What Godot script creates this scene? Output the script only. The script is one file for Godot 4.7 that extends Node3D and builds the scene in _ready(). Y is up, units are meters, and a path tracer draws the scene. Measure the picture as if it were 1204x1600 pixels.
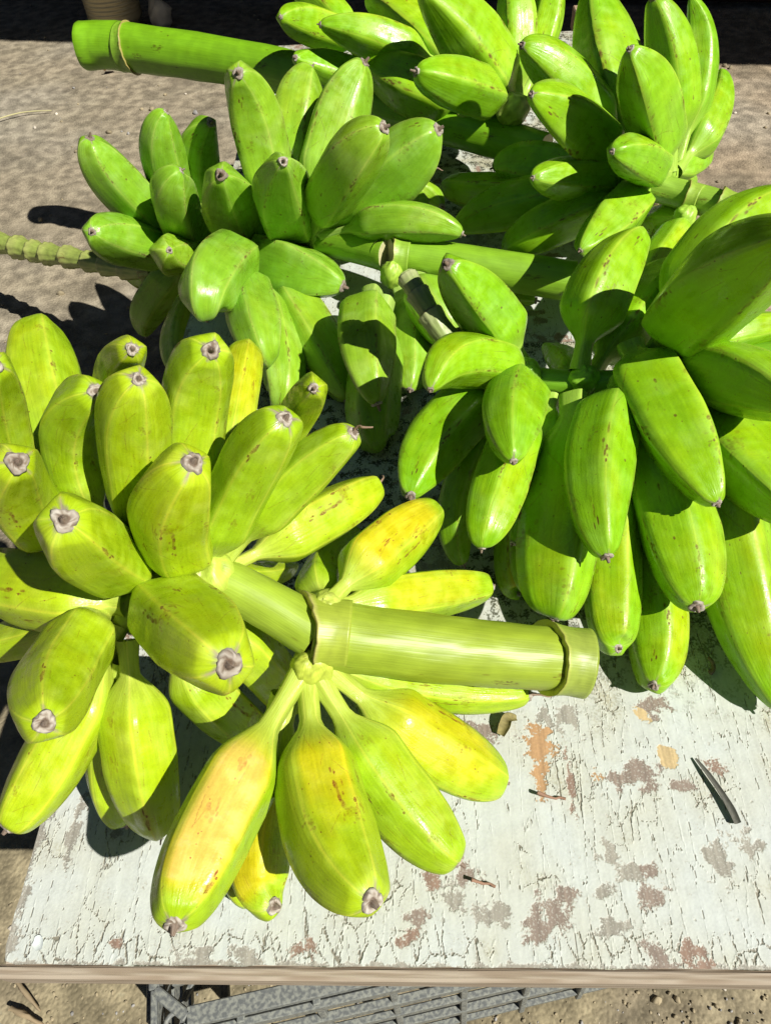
extends Node3D

const TABLE_Y := 0.31
const BOARD_W := 0.6083
const BOARD_L := 1.5667
const BOARD_O := Vector3(-0.27474, 0.31, -0.09004)
const BOARD_X := Vector3(0.99727, 0.0, 0.07381)
const BOARD_Z := Vector3(0.07381, 0.0, -0.99727)

var rng := RandomNumberGenerator.new()
var fbm := FastNoiseLite.new()
var fine := FastNoiseLite.new()
var skin_green: StandardMaterial3D
var skin_waxy: StandardMaterial3D
var scar_mat: StandardMaterial3D
var stem_mat: StandardMaterial3D
var wood_mat: StandardMaterial3D
var flesh_mat: StandardMaterial3D
var dry_mat: StandardMaterial3D
var taken := {}
var style := {}

func _ready() -> void:
	rng.seed = 7
	fbm.seed = 3
	fbm.noise_type = FastNoiseLite.TYPE_SIMPLEX_SMOOTH
	fbm.fractal_octaves = 3
	fbm.frequency = 1.0
	fine.seed = 11
	fine.noise_type = FastNoiseLite.TYPE_SIMPLEX_SMOOTH
	fine.fractal_octaves = 2
	fine.frequency = 1.0
	make_camera_and_light()
	make_materials()
	make_ground()
	make_shed()
	make_table()
	make_crate()
	make_bunches()
	make_litter()

# ------------------------------------------------------------------ camera, sky, sun
func make_camera_and_light() -> void:
	var cam := Camera3D.new()
	cam.name = "camera"
	cam.fov = 69.42
	cam.near = 0.02
	cam.far = 120.0
	cam.transform = Transform3D(Basis(Vector3(0.996928, -0.049228, 0.060914), Vector3(0.07832, 0.626626, -0.775375), Vector3(0.0, 0.777764, 0.628557)), Vector3(0.0, 0.86, 0.0))
	cam.current = true
	add_child(cam)
	var sky_mat := ProceduralSkyMaterial.new()
	sky_mat.sky_top_color = Color(0.40, 0.52, 0.70)
	sky_mat.sky_horizon_color = Color(0.70, 0.76, 0.80)
	sky_mat.sky_curve = 0.12
	sky_mat.ground_bottom_color = Color(0.22, 0.19, 0.15)
	sky_mat.ground_horizon_color = Color(0.45, 0.43, 0.40)
	sky_mat.sky_energy_multiplier = 0.42
	sky_mat.ground_energy_multiplier = 0.4
	var sky := Sky.new()
	sky.sky_material = sky_mat
	var env := Environment.new()
	env.background_mode = Environment.BG_SKY
	env.sky = sky
	env.tonemap_mode = Environment.TONE_MAPPER_LINEAR
	env.tonemap_exposure = 1.38
	env.sdfgi_enabled = true
	env.ssao_enabled = true
	env.ssil_enabled = true
	var we := WorldEnvironment.new()
	we.name = "world_environment"
	we.environment = env
	add_child(we)
	var sun := DirectionalLight3D.new()
	sun.name = "sun"
	sun.light_energy = 1.6
	sun.light_color = Color(1.0, 0.98, 0.935)
	sun.light_angular_distance = 0.5
	sun.shadow_enabled = true
	sun.look_at_from_position(Vector3.ZERO, Vector3(-0.74, -1.0, -0.60), Vector3.UP)
	add_child(sun)

# ------------------------------------------------------------------ bookkeeping
func numbered(called: String) -> String:
	var k: int = taken.get(called, 0)
	taken[called] = k + 1
	return called if k == 0 else "%s_%03d" % [called, k]

func tag(o: Node, label: String, category: String, group := "") -> void:
	o.set_meta("label", label)
	o.set_meta("category", category)
	if group:
		o.set_meta("group", group)

func thing(called: String, label: String, category: String, at := Vector3.ZERO, group := "") -> Node3D:
	var o := Node3D.new()
	o.name = numbered(called)
	o.position = at
	add_child(o)
	tag(o, label, category, group)
	return o

func part(called: String, mesh: Mesh, mat: Material, parent: Node) -> MeshInstance3D:
	var o := MeshInstance3D.new()
	var k: int = parent.get_meta("_n_" + called, 0) if parent != self else taken.get(called, 0)
	o.name = called if k == 0 else "%s_%03d" % [called, k]
	if parent == self:
		taken[called] = k + 1
	else:
		parent.set_meta("_n_" + called, k + 1)
	o.mesh = mesh
	if mat:
		o.material_override = mat
	parent.add_child(o)
	return o

func single(called: String, mesh: Mesh, mat: Material, label: String, category: String, group := "") -> MeshInstance3D:
	var o := part(called, mesh, mat, self)
	tag(o, label, category, group)
	return o

# ------------------------------------------------------------------ mesh helpers
func grid_mesh(pts: PackedVector3Array, cols: PackedColorArray, uvs: PackedVector2Array, rows: int, columns: int, wrap: bool) -> ArrayMesh:
	# rows x columns points; a wrapped grid repeats its first column as its last
	var nrm := PackedVector3Array()
	nrm.resize(pts.size())
	for i in rows:
		var i0 := maxi(i - 1, 0)
		var i1 := mini(i + 1, rows - 1)
		for j in columns:
			var j0 := j - 1
			var j1 := j + 1
			if wrap:
				if j0 < 0:
					j0 = columns - 2
				if j1 > columns - 1:
					j1 = 1
			else:
				j0 = maxi(j0, 0)
				j1 = mini(j1, columns - 1)
			var du := pts[i * columns + j1] - pts[i * columns + j0]
			var dv := pts[i1 * columns + j] - pts[i0 * columns + j]
			var n := du.cross(dv)
			nrm[i * columns + j] = n.normalized() if n.length_squared() > 1e-24 else Vector3.ZERO
	for j in columns:
		# closed ends: take the normal of the next ring
		if nrm[j] == Vector3.ZERO:
			nrm[j] = nrm[columns + j]
		var e := (rows - 1) * columns + j
		if nrm[e] == Vector3.ZERO:
			nrm[e] = nrm[e - columns]
	var idx := PackedInt32Array()
	for i in rows - 1:
		for j in columns - 1:
			var p := i * columns + j
			idx.append_array([p, p + columns, p + 1, p + 1, p + columns, p + columns + 1])
	var arr := []
	arr.resize(Mesh.ARRAY_MAX)
	arr[Mesh.ARRAY_VERTEX] = pts
	arr[Mesh.ARRAY_NORMAL] = nrm
	arr[Mesh.ARRAY_COLOR] = cols
	arr[Mesh.ARRAY_TEX_UV] = uvs
	arr[Mesh.ARRAY_INDEX] = idx
	var m := ArrayMesh.new()
	m.add_surface_from_arrays(Mesh.PRIMITIVE_TRIANGLES, arr)
	return m

func bez(b: Vector3, c: Vector3, t: Vector3, u: float) -> Vector3:
	return b * (1.0 - u) * (1.0 - u) + c * 2.0 * u * (1.0 - u) + t * u * u

# a tube along a path; each ring has a radius and a colour; rough shakes it, ribs cuts grooves along it; closed ends
func sweep(path: PackedVector3Array, radii: PackedFloat32Array, colors: PackedColorArray, sides := 20, rough := 0.0, ribs := 0, rib_depth := 0.0, cut_color := Color(0, 0, 0, 0), squash := 1.0) -> ArrayMesh:
	var pts := PackedVector3Array()
	var cols := PackedColorArray()
	var uvs := PackedVector2Array()
	var n := path.size()
	var x_axis := Vector3.ZERO
	var run := 0.0
	var phase := rng.randf() * 50.0
	for i in range(-2, n + 2):
		var k := clampi(i, 0, n - 1)
		var dir := (path[mini(k + 1, n - 1)] - path[maxi(k - 1, 0)]).normalized()
		if x_axis == Vector3.ZERO:
			x_axis = dir.cross(Vector3.UP if absf(dir.y) < 0.9 else Vector3.RIGHT).normalized()
		x_axis = (x_axis - dir * x_axis.dot(dir)).normalized()
		var y_axis := dir.cross(x_axis)
		if k > 0 and i == k:
			run += path[k].distance_to(path[k - 1])
		var r := radii[k]
		var c := colors[k]
		if i == -2 or i == n + 1:
			r = 0.0001
		if (i < 0 or i >= n) and cut_color.a > 0.0:
			c = cut_color
		if i == -1 or i == n:
			r *= 0.93
		for j in sides + 1:
			var a := TAU * j / sides
			var rr := r
			if rough > 0.0:
				rr *= 1.0 + rough * fbm.get_noise_3d(cos(a) * 1.3 + phase, sin(a) * 1.3, run / maxf(radii[0], 0.001) * 0.6)
			if ribs > 0:
				rr *= 1.0 + rib_depth * (absf(cos(a * ribs * 0.5)) - 0.6)
			pts.append(path[k] + x_axis * cos(a) * rr + y_axis * sin(a) * rr * squash)
			var shade := 1.0 + 0.10 * fbm.get_noise_3d(cos(a) * 1.5 + phase, sin(a) * 1.5, run * 30.0)
			cols.append(Color(c.r * shade, c.g * shade, c.b * shade))
			uvs.append(Vector2(float(j) / sides, run * 5.0))
	return grid_mesh(pts, cols, uvs, n + 4, sides + 1, true)

# smooth path and radii through a few stations: Catmull-Rom
func smooth(stations: Array, per := 6) -> Array:
	var path := PackedVector3Array()
	var radii := PackedFloat32Array()
	var n := stations.size()
	for i in n - 1:
		var a: Vector4 = stations[maxi(i - 1, 0)]
		var b: Vector4 = stations[i]
		var c: Vector4 = stations[i + 1]
		var d: Vector4 = stations[mini(i + 2, n - 1)]
		for k in (per if i < n - 2 else per + 1):
			var u := float(k) / per
			var q := (b * 2.0 + (c - a) * u + (a * 2.0 - b * 5.0 + c * 4.0 - d) * u * u + (b * 3.0 - a - c * 3.0 + d) * u * u * u) * 0.5
			path.append(Vector3(q.x, q.y, q.z))
			radii.append(maxf(lerpf(b.w, c.w, u), 0.0005))
	return [path, radii]

func flat_colors(n: int, c: Color) -> PackedColorArray:
	var a := PackedColorArray()
	a.resize(n)
	a.fill(c)
	return a

# a box with chamfered edges, its axes given as a basis; worn shakes its corners
func chamfer_box(st: SurfaceTool, at: Vector3, axes: Basis, size: Vector3, ch: float, color := Color.WHITE, worn := 0.0) -> void:
	var h := size * 0.5
	ch = minf(ch, minf(h.x, minf(h.y, h.z)) * 0.9)
	var sub := func(p: Vector3) -> Vector3: return at + axes * p
	for axis in 3:
		for s in [-1.0, 1.0]:
			var u := Vector3.ZERO
			var v := Vector3.ZERO
			var w := Vector3.ZERO
			w[axis] = s
			u[(axis + 1) % 3] = 1.0
			v[(axis + 2) % 3] = 1.0
			var hu: float = h[(axis + 1) % 3]
			var hv: float = h[(axis + 2) % 3]
			var hw: float = h[axis]
			var q := [[-1, -1], [1, -1], [1, 1], [-1, 1]]
			var f := []
			for k in q:
				f.append(w * hw + u * (hu - ch) * k[0] + v * (hv - ch) * k[1])
			quad(st, sub.call(f[0]), sub.call(f[1]), sub.call(f[2]), sub.call(f[3]), axes * w, color)
			# edge bevels: each edge once
			for s2 in [-1.0, 1.0]:
				var e1: Vector3 = w * hw + u * (hu - ch) * s2 + v * (hv - ch)
				var e2: Vector3 = w * hw + u * (hu - ch) * s2 - v * (hv - ch)
				var g1: Vector3 = w * (hw - ch) + u * hu * s2 + v * (hv - ch)
				var g2: Vector3 = w * (hw - ch) + u * hu * s2 - v * (hv - ch)
				quad(st, sub.call(e1), sub.call(e2), sub.call(g2), sub.call(g1), axes * (w + u * s2), color)
	for a in [-1.0, 1.0]:
		for b in [-1.0, 1.0]:
			for c in [-1.0, 1.0]:
				var p1 := Vector3(a * h.x, b * (h.y - ch), c * (h.z - ch))
				var p2 := Vector3(a * (h.x - ch), b * h.y, c * (h.z - ch))
				var p3 := Vector3(a * (h.x - ch), b * (h.y - ch), c * h.z)
				tri(st, sub.call(p1), sub.call(p2), sub.call(p3), axes * Vector3(a, b, c), color)

func tri(st: SurfaceTool, a: Vector3, b: Vector3, c: Vector3, out: Vector3, color: Color) -> void:
	var n := (b - a).cross(c - a)
	var order := [a, b, c] if n.dot(out) < 0.0 else [a, c, b]
	out = n.normalized() * (1.0 if n.dot(out) > 0.0 else -1.0)
	for p: Vector3 in order:
		st.set_color(color)
		st.set_normal(out)
		st.set_uv(Vector2(p.x + p.y * 0.37, p.z + p.y * 0.61) * 4.0)
		st.add_vertex(p)

func quad(st: SurfaceTool, a: Vector3, b: Vector3, c: Vector3, d: Vector3, out: Vector3, color: Color) -> void:
	tri(st, a, b, c, out, color)
	tri(st, a, c, d, out, color)

func new_st() -> SurfaceTool:
	var st := SurfaceTool.new()
	st.begin(Mesh.PRIMITIVE_TRIANGLES)
	return st

func box_mesh(at: Vector3, axes: Basis, size: Vector3, ch: float, color := Color.WHITE) -> ArrayMesh:
	var st := new_st()
	chamfer_box(st, at, axes, size, ch, color)
	return st.commit()

# an uneven lump (stone, blossom end): a sphere pushed about by noise
func lump(size: Vector3, rough: float, color: Color, rings := 8, sides := 12) -> ArrayMesh:
	var pts := PackedVector3Array()
	var cols := PackedColorArray()
	var uvs := PackedVector2Array()
	var ph := rng.randf() * 90.0
	for i in rings + 1:
		var p := lerpf(0.03, PI - 0.03, float(i) / rings)
		for j in sides + 1:
			var a := TAU * j / sides
			var d := Vector3(sin(p) * cos(a), cos(p), -sin(p) * sin(a))
			var k := 1.0 + rough * fbm.get_noise_3d(d.x * 1.2 + ph, d.y * 1.2, d.z * 1.2)
			pts.append(d * size * k)
			var sh := 1.0 + 0.5 * fbm.get_noise_3d(d.x * 2.5 + ph, d.y * 2.5 + 9.0, d.z * 2.5)
			cols.append(Color(color.r * sh, color.g * sh, color.b * sh))
			uvs.append(Vector2(float(j) / sides, float(i) / rings))
	return grid_mesh(pts, cols, uvs, rings + 1, sides + 1, true)

# ------------------------------------------------------------------ materials
func noise_image(w: int, h: int, kind: int, freq: float, octaves: int, sd: int, ret := FastNoiseLite.RETURN_DISTANCE2_SUB, warp := 0.0) -> Image:
	var n := FastNoiseLite.new()
	n.seed = sd
	n.noise_type = kind
	n.frequency = freq
	n.fractal_octaves = octaves
	if kind == FastNoiseLite.TYPE_CELLULAR:
		n.fractal_type = FastNoiseLite.FRACTAL_NONE
		n.cellular_return_type = ret
		n.cellular_jitter = 1.0
	if warp > 0.0:
		n.domain_warp_enabled = true
		n.domain_warp_amplitude = warp
		n.domain_warp_frequency = freq * 0.7
	return n.get_seamless_image(w, h)

# wear of a fruit's skin, multiplied into its colour: streaks along the fruit, specks, scuffed ridges
func skin_texture(sd: int, specks: int, scuffs: int) -> Array:
	var w := 640
	var h := 640
	var streak := noise_image(w, 40, FastNoiseLite.TYPE_SIMPLEX, 0.06, 3, sd)
	streak.resize(w, h, Image.INTERPOLATE_CUBIC)
	var cloud := noise_image(w, h, FastNoiseLite.TYPE_SIMPLEX, 0.012, 4, sd + 5)
	var grit := noise_image(w, h, FastNoiseLite.TYPE_SIMPLEX, 0.11, 2, sd + 9)
	var sb := streak.get_data()
	var cb := cloud.get_data()
	var gb := grit.get_data()
	var r := RandomNumberGenerator.new()
	r.seed = sd * 31 + 5
	var mark := PackedFloat32Array()
	mark.resize(w * h)
	# specks: tiny dark dots; scuffs: drawn-out brown rubs, most of them on a ridge
	for k in specks:
		stamp(mark, w, h, r.randf() * w, r.randf_range(0.2, 0.95) * h, r.randf_range(1.2, 2.6), r.randf_range(1.2, 3.5), r.randf_range(0.4, 1.0))
	for k in scuffs:
		var on_ridge := r.randf() < 0.6
		var u := (float(r.randi() % 5) / 5.0 * w + r.randfn() * 3.0) if on_ridge else r.randf() * w
		var v := r.randf_range(0.3, 0.95) * h
		for q in r.randi_range(3, 12):
			stamp(mark, w, h, u + r.randfn() * (3.0 if on_ridge else 7.0), v + r.randfn() * 30.0, r.randf_range(1.5, 5.0), r.randf_range(3.0, 18.0), r.randf_range(0.25, 0.95))
	# scratches: long thin rubs that have healed pale brown
	for k in 26:
		var sx := r.randf() * w
		var sy := r.randf_range(0.2, 0.9) * h
		var sdx := r.randfn() * 0.5
		for q in r.randi_range(20, 90):
			stamp(mark, w, h, fposmod(sx, w), sy, 1.1, 1.6, r.randf_range(0.12, 0.45))
			sx += sdx + r.randfn() * 0.25
			sy += 1.0
	# sap runs and bruised blots
	for k in 7:
		var bx := r.randf() * w
		var by := r.randf_range(0.25, 0.85) * h
		for q in 14:
			stamp(mark, w, h, bx + r.randfn() * 9.0, by + r.randfn() * 16.0, r.randf_range(2.0, 7.0), r.randf_range(3.0, 10.0), r.randf_range(0.10, 0.35))
	var data := PackedByteArray()
	data.resize(w * h * 3)
	for y in h:
		var vy := float(y) / h
		for x in w:
			var i := y * w + x
			var s := sb[i] / 255.0
			var c := cb[i] / 255.0
			var g := gb[i] / 255.0
			var k := 0.93 + 0.07 * s + 0.10 * (c - 0.5) - 0.05 * g * g
			var fx := fposmod(float(x) / w * 5.0 + 0.5, 1.0) - 0.5
			var ridge := exp(-fx * fx * 900.0)
			var red := k + ridge * 0.14
			var grn := k + ridge * 0.06
			var blu := k + ridge * 0.25
			# a pale bloom in clouds
			var bloom := smoothstep(0.6, 0.8, c) * 0.5 * g
			blu += bloom * 0.5
			var m := clampf(mark[i] * (0.5 + 0.9 * g), 0.0, 1.0)
			red = lerpf(red, 0.66, m)
			grn = lerpf(grn, 0.40, m)
			blu = lerpf(blu, 0.55, m)
			data[i * 3] = clampi(int(red * 238.0), 0, 255)
			data[i * 3 + 1] = clampi(int(grn * 238.0), 0, 255)
			data[i * 3 + 2] = clampi(int(blu * 238.0), 0, 255)
	var img := Image.create_from_data(w, h, false, Image.FORMAT_RGB8, data)
	# relief of the same marks and streaks
	var hd := PackedByteArray()
	hd.resize(w * h)
	for i in w * h:
		hd[i] = clampi(int(128.0 + (sb[i] - 128.0) * 0.22 + (gb[i] - 128.0) * 0.10 - mark[i] * 40.0), 0, 255)
	var hi := Image.create_from_data(w, h, false, Image.FORMAT_L8, hd)
	var rd := PackedByteArray()
	rd.resize(w * h)
	for i in w * h:
		rd[i] = clampi(int(95.0 + (cb[i] - 128.0) * 0.55 + (gb[i] - 128.0) * 0.20 + mark[i] * 90.0), 60, 235)
	var ri := Image.create_from_data(w, h, false, Image.FORMAT_L8, rd)
	return [ImageTexture.create_from_image(img), ImageTexture.create_from_image(hi), ImageTexture.create_from_image(ri)]

func stamp(a: PackedFloat32Array, w: int, h: int, cx: float, cy: float, rx: float, ry: float, v: float) -> void:
	for y in range(maxi(int(cy - ry), 0), mini(int(cy + ry) + 1, h)):
		for x in range(int(cx - rx), int(cx + rx) + 1):
			var d := pow((x - cx) / rx, 2.0) + pow((y - cy) / ry, 2.0)
			if d < 1.0:
				var i := y * w + posmod(x, w)
				a[i] = maxf(a[i], v * (1.0 - d * d))

func make_materials() -> void:
	var t1 := skin_texture(21, 60, 8)
	var t2 := skin_texture(54, 60, 5)
	skin_green = StandardMaterial3D.new()
	skin_green.vertex_color_use_as_albedo = true
	skin_green.albedo_texture = t1[0]
	skin_green.roughness = 1.0
	skin_green.roughness_texture = t1[2]
	skin_green.metallic_specular = 0.45
	skin_green.heightmap_enabled = true
	skin_green.heightmap_texture = t1[1]
	skin_green.heightmap_scale = 0.05
	skin_waxy = skin_green.duplicate()
	skin_waxy.albedo_texture = t2[0]
	skin_waxy.heightmap_texture = t2[1]
	skin_waxy.roughness = 1.15
	skin_waxy.roughness_texture = t2[2]
	stem_mat = StandardMaterial3D.new()
	stem_mat.vertex_color_use_as_albedo = true
	var fib := noise_image(512, 14, FastNoiseLite.TYPE_SIMPLEX, 0.16, 3, 77)
	fib.resize(512, 512, Image.INTERPOLATE_CUBIC)
	var fibre_h := ImageTexture.create_from_image(fib)
	var sm := PackedFloat32Array()
	sm.resize(512 * 512)
	var sr := RandomNumberGenerator.new()
	sr.seed = 8
	for k in 24:
		stamp(sm, 512, 512, sr.randf() * 512.0, sr.randf() * 512.0, sr.randf_range(1.0, 4.0), sr.randf_range(1.5, 9.0), sr.randf_range(0.3, 0.9))
	for k in 5:
		var x0 := sr.randf() * 512.0
		var y0 := sr.randf() * 480.0
		for q in 16:
			stamp(sm, 512, 512, x0 + sr.randfn() * 6.0, y0 + sr.randfn() * 12.0, sr.randf_range(1.0, 4.0), sr.randf_range(2.0, 10.0), sr.randf_range(0.2, 0.8))
	var blotch := noise_image(512, 512, FastNoiseLite.TYPE_SIMPLEX, 0.012, 4, 78).get_data()
	var fd := fib.get_data()
	var sd := PackedByteArray()
	sd.resize(512 * 512 * 3)
	for i in 512 * 512:
		var k := 0.93 + 0.05 * smoothstep(0.2, 0.8, fd[i] / 255.0) + 0.10 * (blotch[i] / 255.0 - 0.5)
		var col := Color(k, k, k * 0.97).lerp(Color(0.55, 0.34, 0.30), clampf(sm[i], 0.0, 1.0) * 0.85)
		sd[i * 3] = clampi(int(col.r * 255.0), 0, 255)
		sd[i * 3 + 1] = clampi(int(col.g * 255.0), 0, 255)
		sd[i * 3 + 2] = clampi(int(col.b * 255.0), 0, 255)
	stem_mat.albedo_texture = ImageTexture.create_from_image(Image.create_from_data(512, 512, false, Image.FORMAT_RGB8, sd))
	stem_mat.heightmap_enabled = true
	stem_mat.heightmap_texture = fibre_h
	stem_mat.heightmap_scale = 0.008
	stem_mat.roughness = 0.42
	flesh_mat = StandardMaterial3D.new()
	flesh_mat.vertex_color_use_as_albedo = true
	flesh_mat.roughness = 0.45
	scar_mat = StandardMaterial3D.new()
	scar_mat.vertex_color_use_as_albedo = true
	scar_mat.roughness = 0.9
	dry_mat = StandardMaterial3D.new()
	dry_mat.vertex_color_use_as_albedo = true
	dry_mat.roughness = 0.8
	wood_mat = StandardMaterial3D.new()
	wood_mat.vertex_color_use_as_albedo = true
	var grain := noise_image(24, 512, FastNoiseLite.TYPE_SIMPLEX, 0.12, 4, 12)
	grain.resize(512, 512, Image.INTERPOLATE_CUBIC)
	wood_mat.albedo_texture = tinted(grain, Color(0.86, 0.83, 0.80), Color(1.0, 1.0, 1.0))
	wood_mat.heightmap_enabled = true
	wood_mat.heightmap_texture = ImageTexture.create_from_image(grain)
	wood_mat.heightmap_scale = 0.05
	wood_mat.roughness = 0.85

func tinted(im: Image, lo: Color, hi: Color) -> ImageTexture:
	var b := im.get_data()
	var n := im.get_width() * im.get_height()
	var d := PackedByteArray()
	d.resize(n * 3)
	for i in n:
		var c := lo.lerp(hi, smoothstep(0.2, 0.8, b[i] / 255.0))
		d[i * 3] = int(c.r * 255.0)
		d[i * 3 + 1] = int(c.g * 255.0)
		d[i * 3 + 2] = int(c.b * 255.0)
	return ImageTexture.create_from_image(Image.create_from_data(im.get_width(), im.get_height(), false, Image.FORMAT_RGB8, d))

# ------------------------------------------------------------------ ground
func make_ground() -> void:
	var g := StandardMaterial3D.new()
	g.vertex_color_use_as_albedo = true
	g.roughness = 0.95
	g.metallic_specular = 0.25
	var a := noise_image(1024, 1024, FastNoiseLite.TYPE_SIMPLEX, 0.02, 6, 91)
	var b := noise_image(1024, 1024, FastNoiseLite.TYPE_CELLULAR, 0.075, 1, 92, FastNoiseLite.RETURN_DISTANCE, 6.0)
	var c := noise_image(1024, 1024, FastNoiseLite.TYPE_SIMPLEX, 0.16, 3, 93)
	var ab := a.get_data()
	var bb := b.get_data()
	var cb := c.get_data()
	var d := PackedByteArray()
	d.resize(1024 * 1024 * 3)
	var hd := PackedByteArray()
	hd.resize(1024 * 1024)
	for i in 1024 * 1024:
		var k := 0.64 + 0.40 * (ab[i] / 255.0) + 0.14 * (cb[i] / 255.0 - 0.5)
		var grit := 1.0 if cb[i] > 196 else (0.72 if cb[i] < 52 else 0.0)
		if grit > 0.0:
			k = lerpf(k, grit, 0.4)
		d[i * 3] = clampi(int(k * 255.0), 0, 255)
		d[i * 3 + 1] = clampi(int(k * 251.0), 0, 255)
		d[i * 3 + 2] = clampi(int(k * 244.0), 0, 255)
		hd[i] = clampi(int(ab[i] * 0.10 + (255 - bb[i]) * 0.12 + cb[i] * 0.78), 0, 255)
	g.albedo_texture = ImageTexture.create_from_image(Image.create_from_data(1024, 1024, false, Image.FORMAT_RGB8, d))
	g.heightmap_enabled = true
	g.heightmap_texture = ImageTexture.create_from_image(Image.create_from_data(1024, 1024, false, Image.FORMAT_L8, hd))
	g.heightmap_scale = 0.14
	# one sheet: fine under and round the table, coarse out to the horizon
	var xs := PackedFloat32Array([-60.0, -25.0, -10.0, -5.0, -3.0])
	var zs := PackedFloat32Array([-60.0, -25.0, -10.0, -6.0, -4.5])
	var v := -2.0
	while v <= 2.0:
		xs.append(v)
		v += 0.03
	xs.append_array([3.0, 5.0, 10.0, 25.0, 60.0])
	v = -3.6
	while v <= 0.6:
		zs.append(v)
		v += 0.03
	zs.append_array([1.5, 4.0, 10.0, 25.0, 60.0])
	var pts := PackedVector3Array()
	var cols := PackedColorArray()
	var uvs := PackedVector2Array()
	for z in zs:
		for x in xs:
			var near := 1.0 if absf(x) < 2.5 and z > -4.0 and z < 1.0 else 0.0
			var y := near * (0.004 * fbm.get_noise_2d(x * 1.6, z * 1.6) + 0.002 * fbm.get_noise_2d(x * 9.0, z * 9.0 + 40.0)) - 0.004
			pts.append(Vector3(x, y, z))
			var n := 0.5 + 0.5 * fbm.get_noise_2d(x * 1.3 + 20.0, z * 1.3)
			var m := 0.5 + 0.5 * fbm.get_noise_2d(x * 4.0 + 70.0, z * 4.0)
			var grey := Color(0.385, 0.345, 0.27)
			var pink := Color(0.426, 0.353, 0.267)
			var sand := Color(0.35, 0.31, 0.215)
			var col := grey.lerp(pink, smoothstep(0.1, 0.9, x * 0.9 + n * 0.5))
			col = col.lerp(sand, smoothstep(-0.9, -0.3, z))
			col = col.lerp(Color(0.246, 0.217, 0.168), smoothstep(0.50, 0.80, m) * 0.75)
			col = col.lerp(Color(0.443, 0.418, 0.361), smoothstep(0.5, 0.75, n) * 0.65)
			cols.append(col)
			uvs.append(Vector2(x, z) / 1.1)
	var o := part("ground", grid_mesh(pts, cols, uvs, zs.size(), xs.size(), false), g, self)
	o.set_meta("kind", "structure")
	# loose grit lying on it
	var stone := lump(Vector3(1.0, 0.7, 0.9), 0.5, Color(1, 1, 1), 5, 7)
	var mm := MultiMesh.new()
	mm.transform_format = MultiMesh.TRANSFORM_3D
	mm.use_colors = true
	mm.mesh = stone
	var count := 9000
	mm.instance_count = count
	var r := RandomNumberGenerator.new()
	r.seed = 44
	for i in count:
		var p: Vector3
		var s: float
		if i < 6400:
			p = Vector3(r.randf_range(-0.75, 0.75), 0.0, r.randf_range(-0.22, 0.16))
			s = 0.0007 + 0.0018 * pow(r.randf(), 2.5) + (0.0025 if r.randf() < 0.03 else 0.0)
		else:
			p = Vector3(r.randf_range(-1.7, 1.7), 0.0, r.randf_range(-3.2, -0.2))
			s = 0.0010 + 0.0060 * pow(r.randf(), 9.0)
		if i > count - 90:
			p = Vector3(r.randf_range(-1.3, -0.25) if i % 3 else r.randf_range(0.55, 1.3), 0.0, r.randf_range(-2.7, -1.0))
			s = r.randf_range(0.004, 0.009)
		p.y = 0.006 * fbm.get_noise_2d(p.x * 1.6, p.z * 1.6) + 0.002 * fbm.get_noise_2d(p.x * 9.0, p.z * 9.0 + 40.0) - 0.004 + s * 0.25
		mm.set_instance_transform(i, Transform3D(Basis.from_euler(Vector3(r.randf() * TAU, r.randf() * TAU, 0)).scaled(Vector3.ONE * s), p))
		var t := r.randf_range(0.7, 1.25)
		var kind := r.randf()
		mm.set_instance_color(i, Color(0.30 * t, 0.25 * t, 0.16 * t) if kind < 0.7 else (Color(0.30, 0.29, 0.28) * t if kind < 0.9 else Color(0.55, 0.5, 0.42) * t))
	var mi := MultiMeshInstance3D.new()
	mi.name = "gravel"
	mi.multimesh = mm
	var gm := StandardMaterial3D.new()
	gm.vertex_color_use_as_albedo = true
	gm.roughness = 0.9
	mi.material_override = gm
	mi.set_meta("kind", "stuff")
	tag(mi, "loose sandy grit scattered over the bare ground", "gravel")
	add_child(mi)

# ------------------------------------------------------------------ dark shed behind
func make_shed() -> void:
	var along := Vector3(2.39, 0, 0.70).normalized()
	var out := Vector3(-along.z, 0, along.x)
	var ax := Basis(along, Vector3.UP, out)
	var at := Vector3(0.0, 0.0, -3.0)
	var shed := thing("shed", "dark boarded shed wall with overhanging roof at the back of the yard", "shed", at)
	var dark := StandardMaterial3D.new()
	dark.vertex_color_use_as_albedo = true
	dark.albedo_texture = wood_mat.albedo_texture
	dark.roughness = 0.9
	dark.metallic_specular = 0.15
	var r := RandomNumberGenerator.new()
	r.seed = 5
	for i in 40:
		var x := -3.2 + i * 0.16
		var t := r.randf_range(0.7, 1.3)
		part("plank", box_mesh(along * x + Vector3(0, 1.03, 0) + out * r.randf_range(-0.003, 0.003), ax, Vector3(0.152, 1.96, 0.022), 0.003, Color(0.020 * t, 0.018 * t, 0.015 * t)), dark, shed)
	part("bottom_rail", box_mesh(Vector3(0, 0.05, 0) + out * 0.03, ax, Vector3(6.4, 0.07, 0.035), 0.005, Color(0.05, 0.028, 0.018)), dark, shed)
	part("roof", box_mesh(Vector3(0, 2.03, 0) + out * 0.16, ax * Basis(Vector3.RIGHT, 0.05), Vector3(6.6, 0.03, 2.1), 0.006, Color(0.10, 0.09, 0.08)), dark, shed)
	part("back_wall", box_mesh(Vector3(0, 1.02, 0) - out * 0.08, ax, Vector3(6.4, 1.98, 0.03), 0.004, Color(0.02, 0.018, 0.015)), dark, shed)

# ------------------------------------------------------------------ table
func bp(x: float, z: float, y := 0.0) -> Vector3:
	return BOARD_O + BOARD_X * x + BOARD_Z * z + Vector3(0, y, 0)

var peel: PackedFloat32Array
var peel_kind: PackedByteArray
const TEX_W := 1216
const TEX_H := 1240

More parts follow.
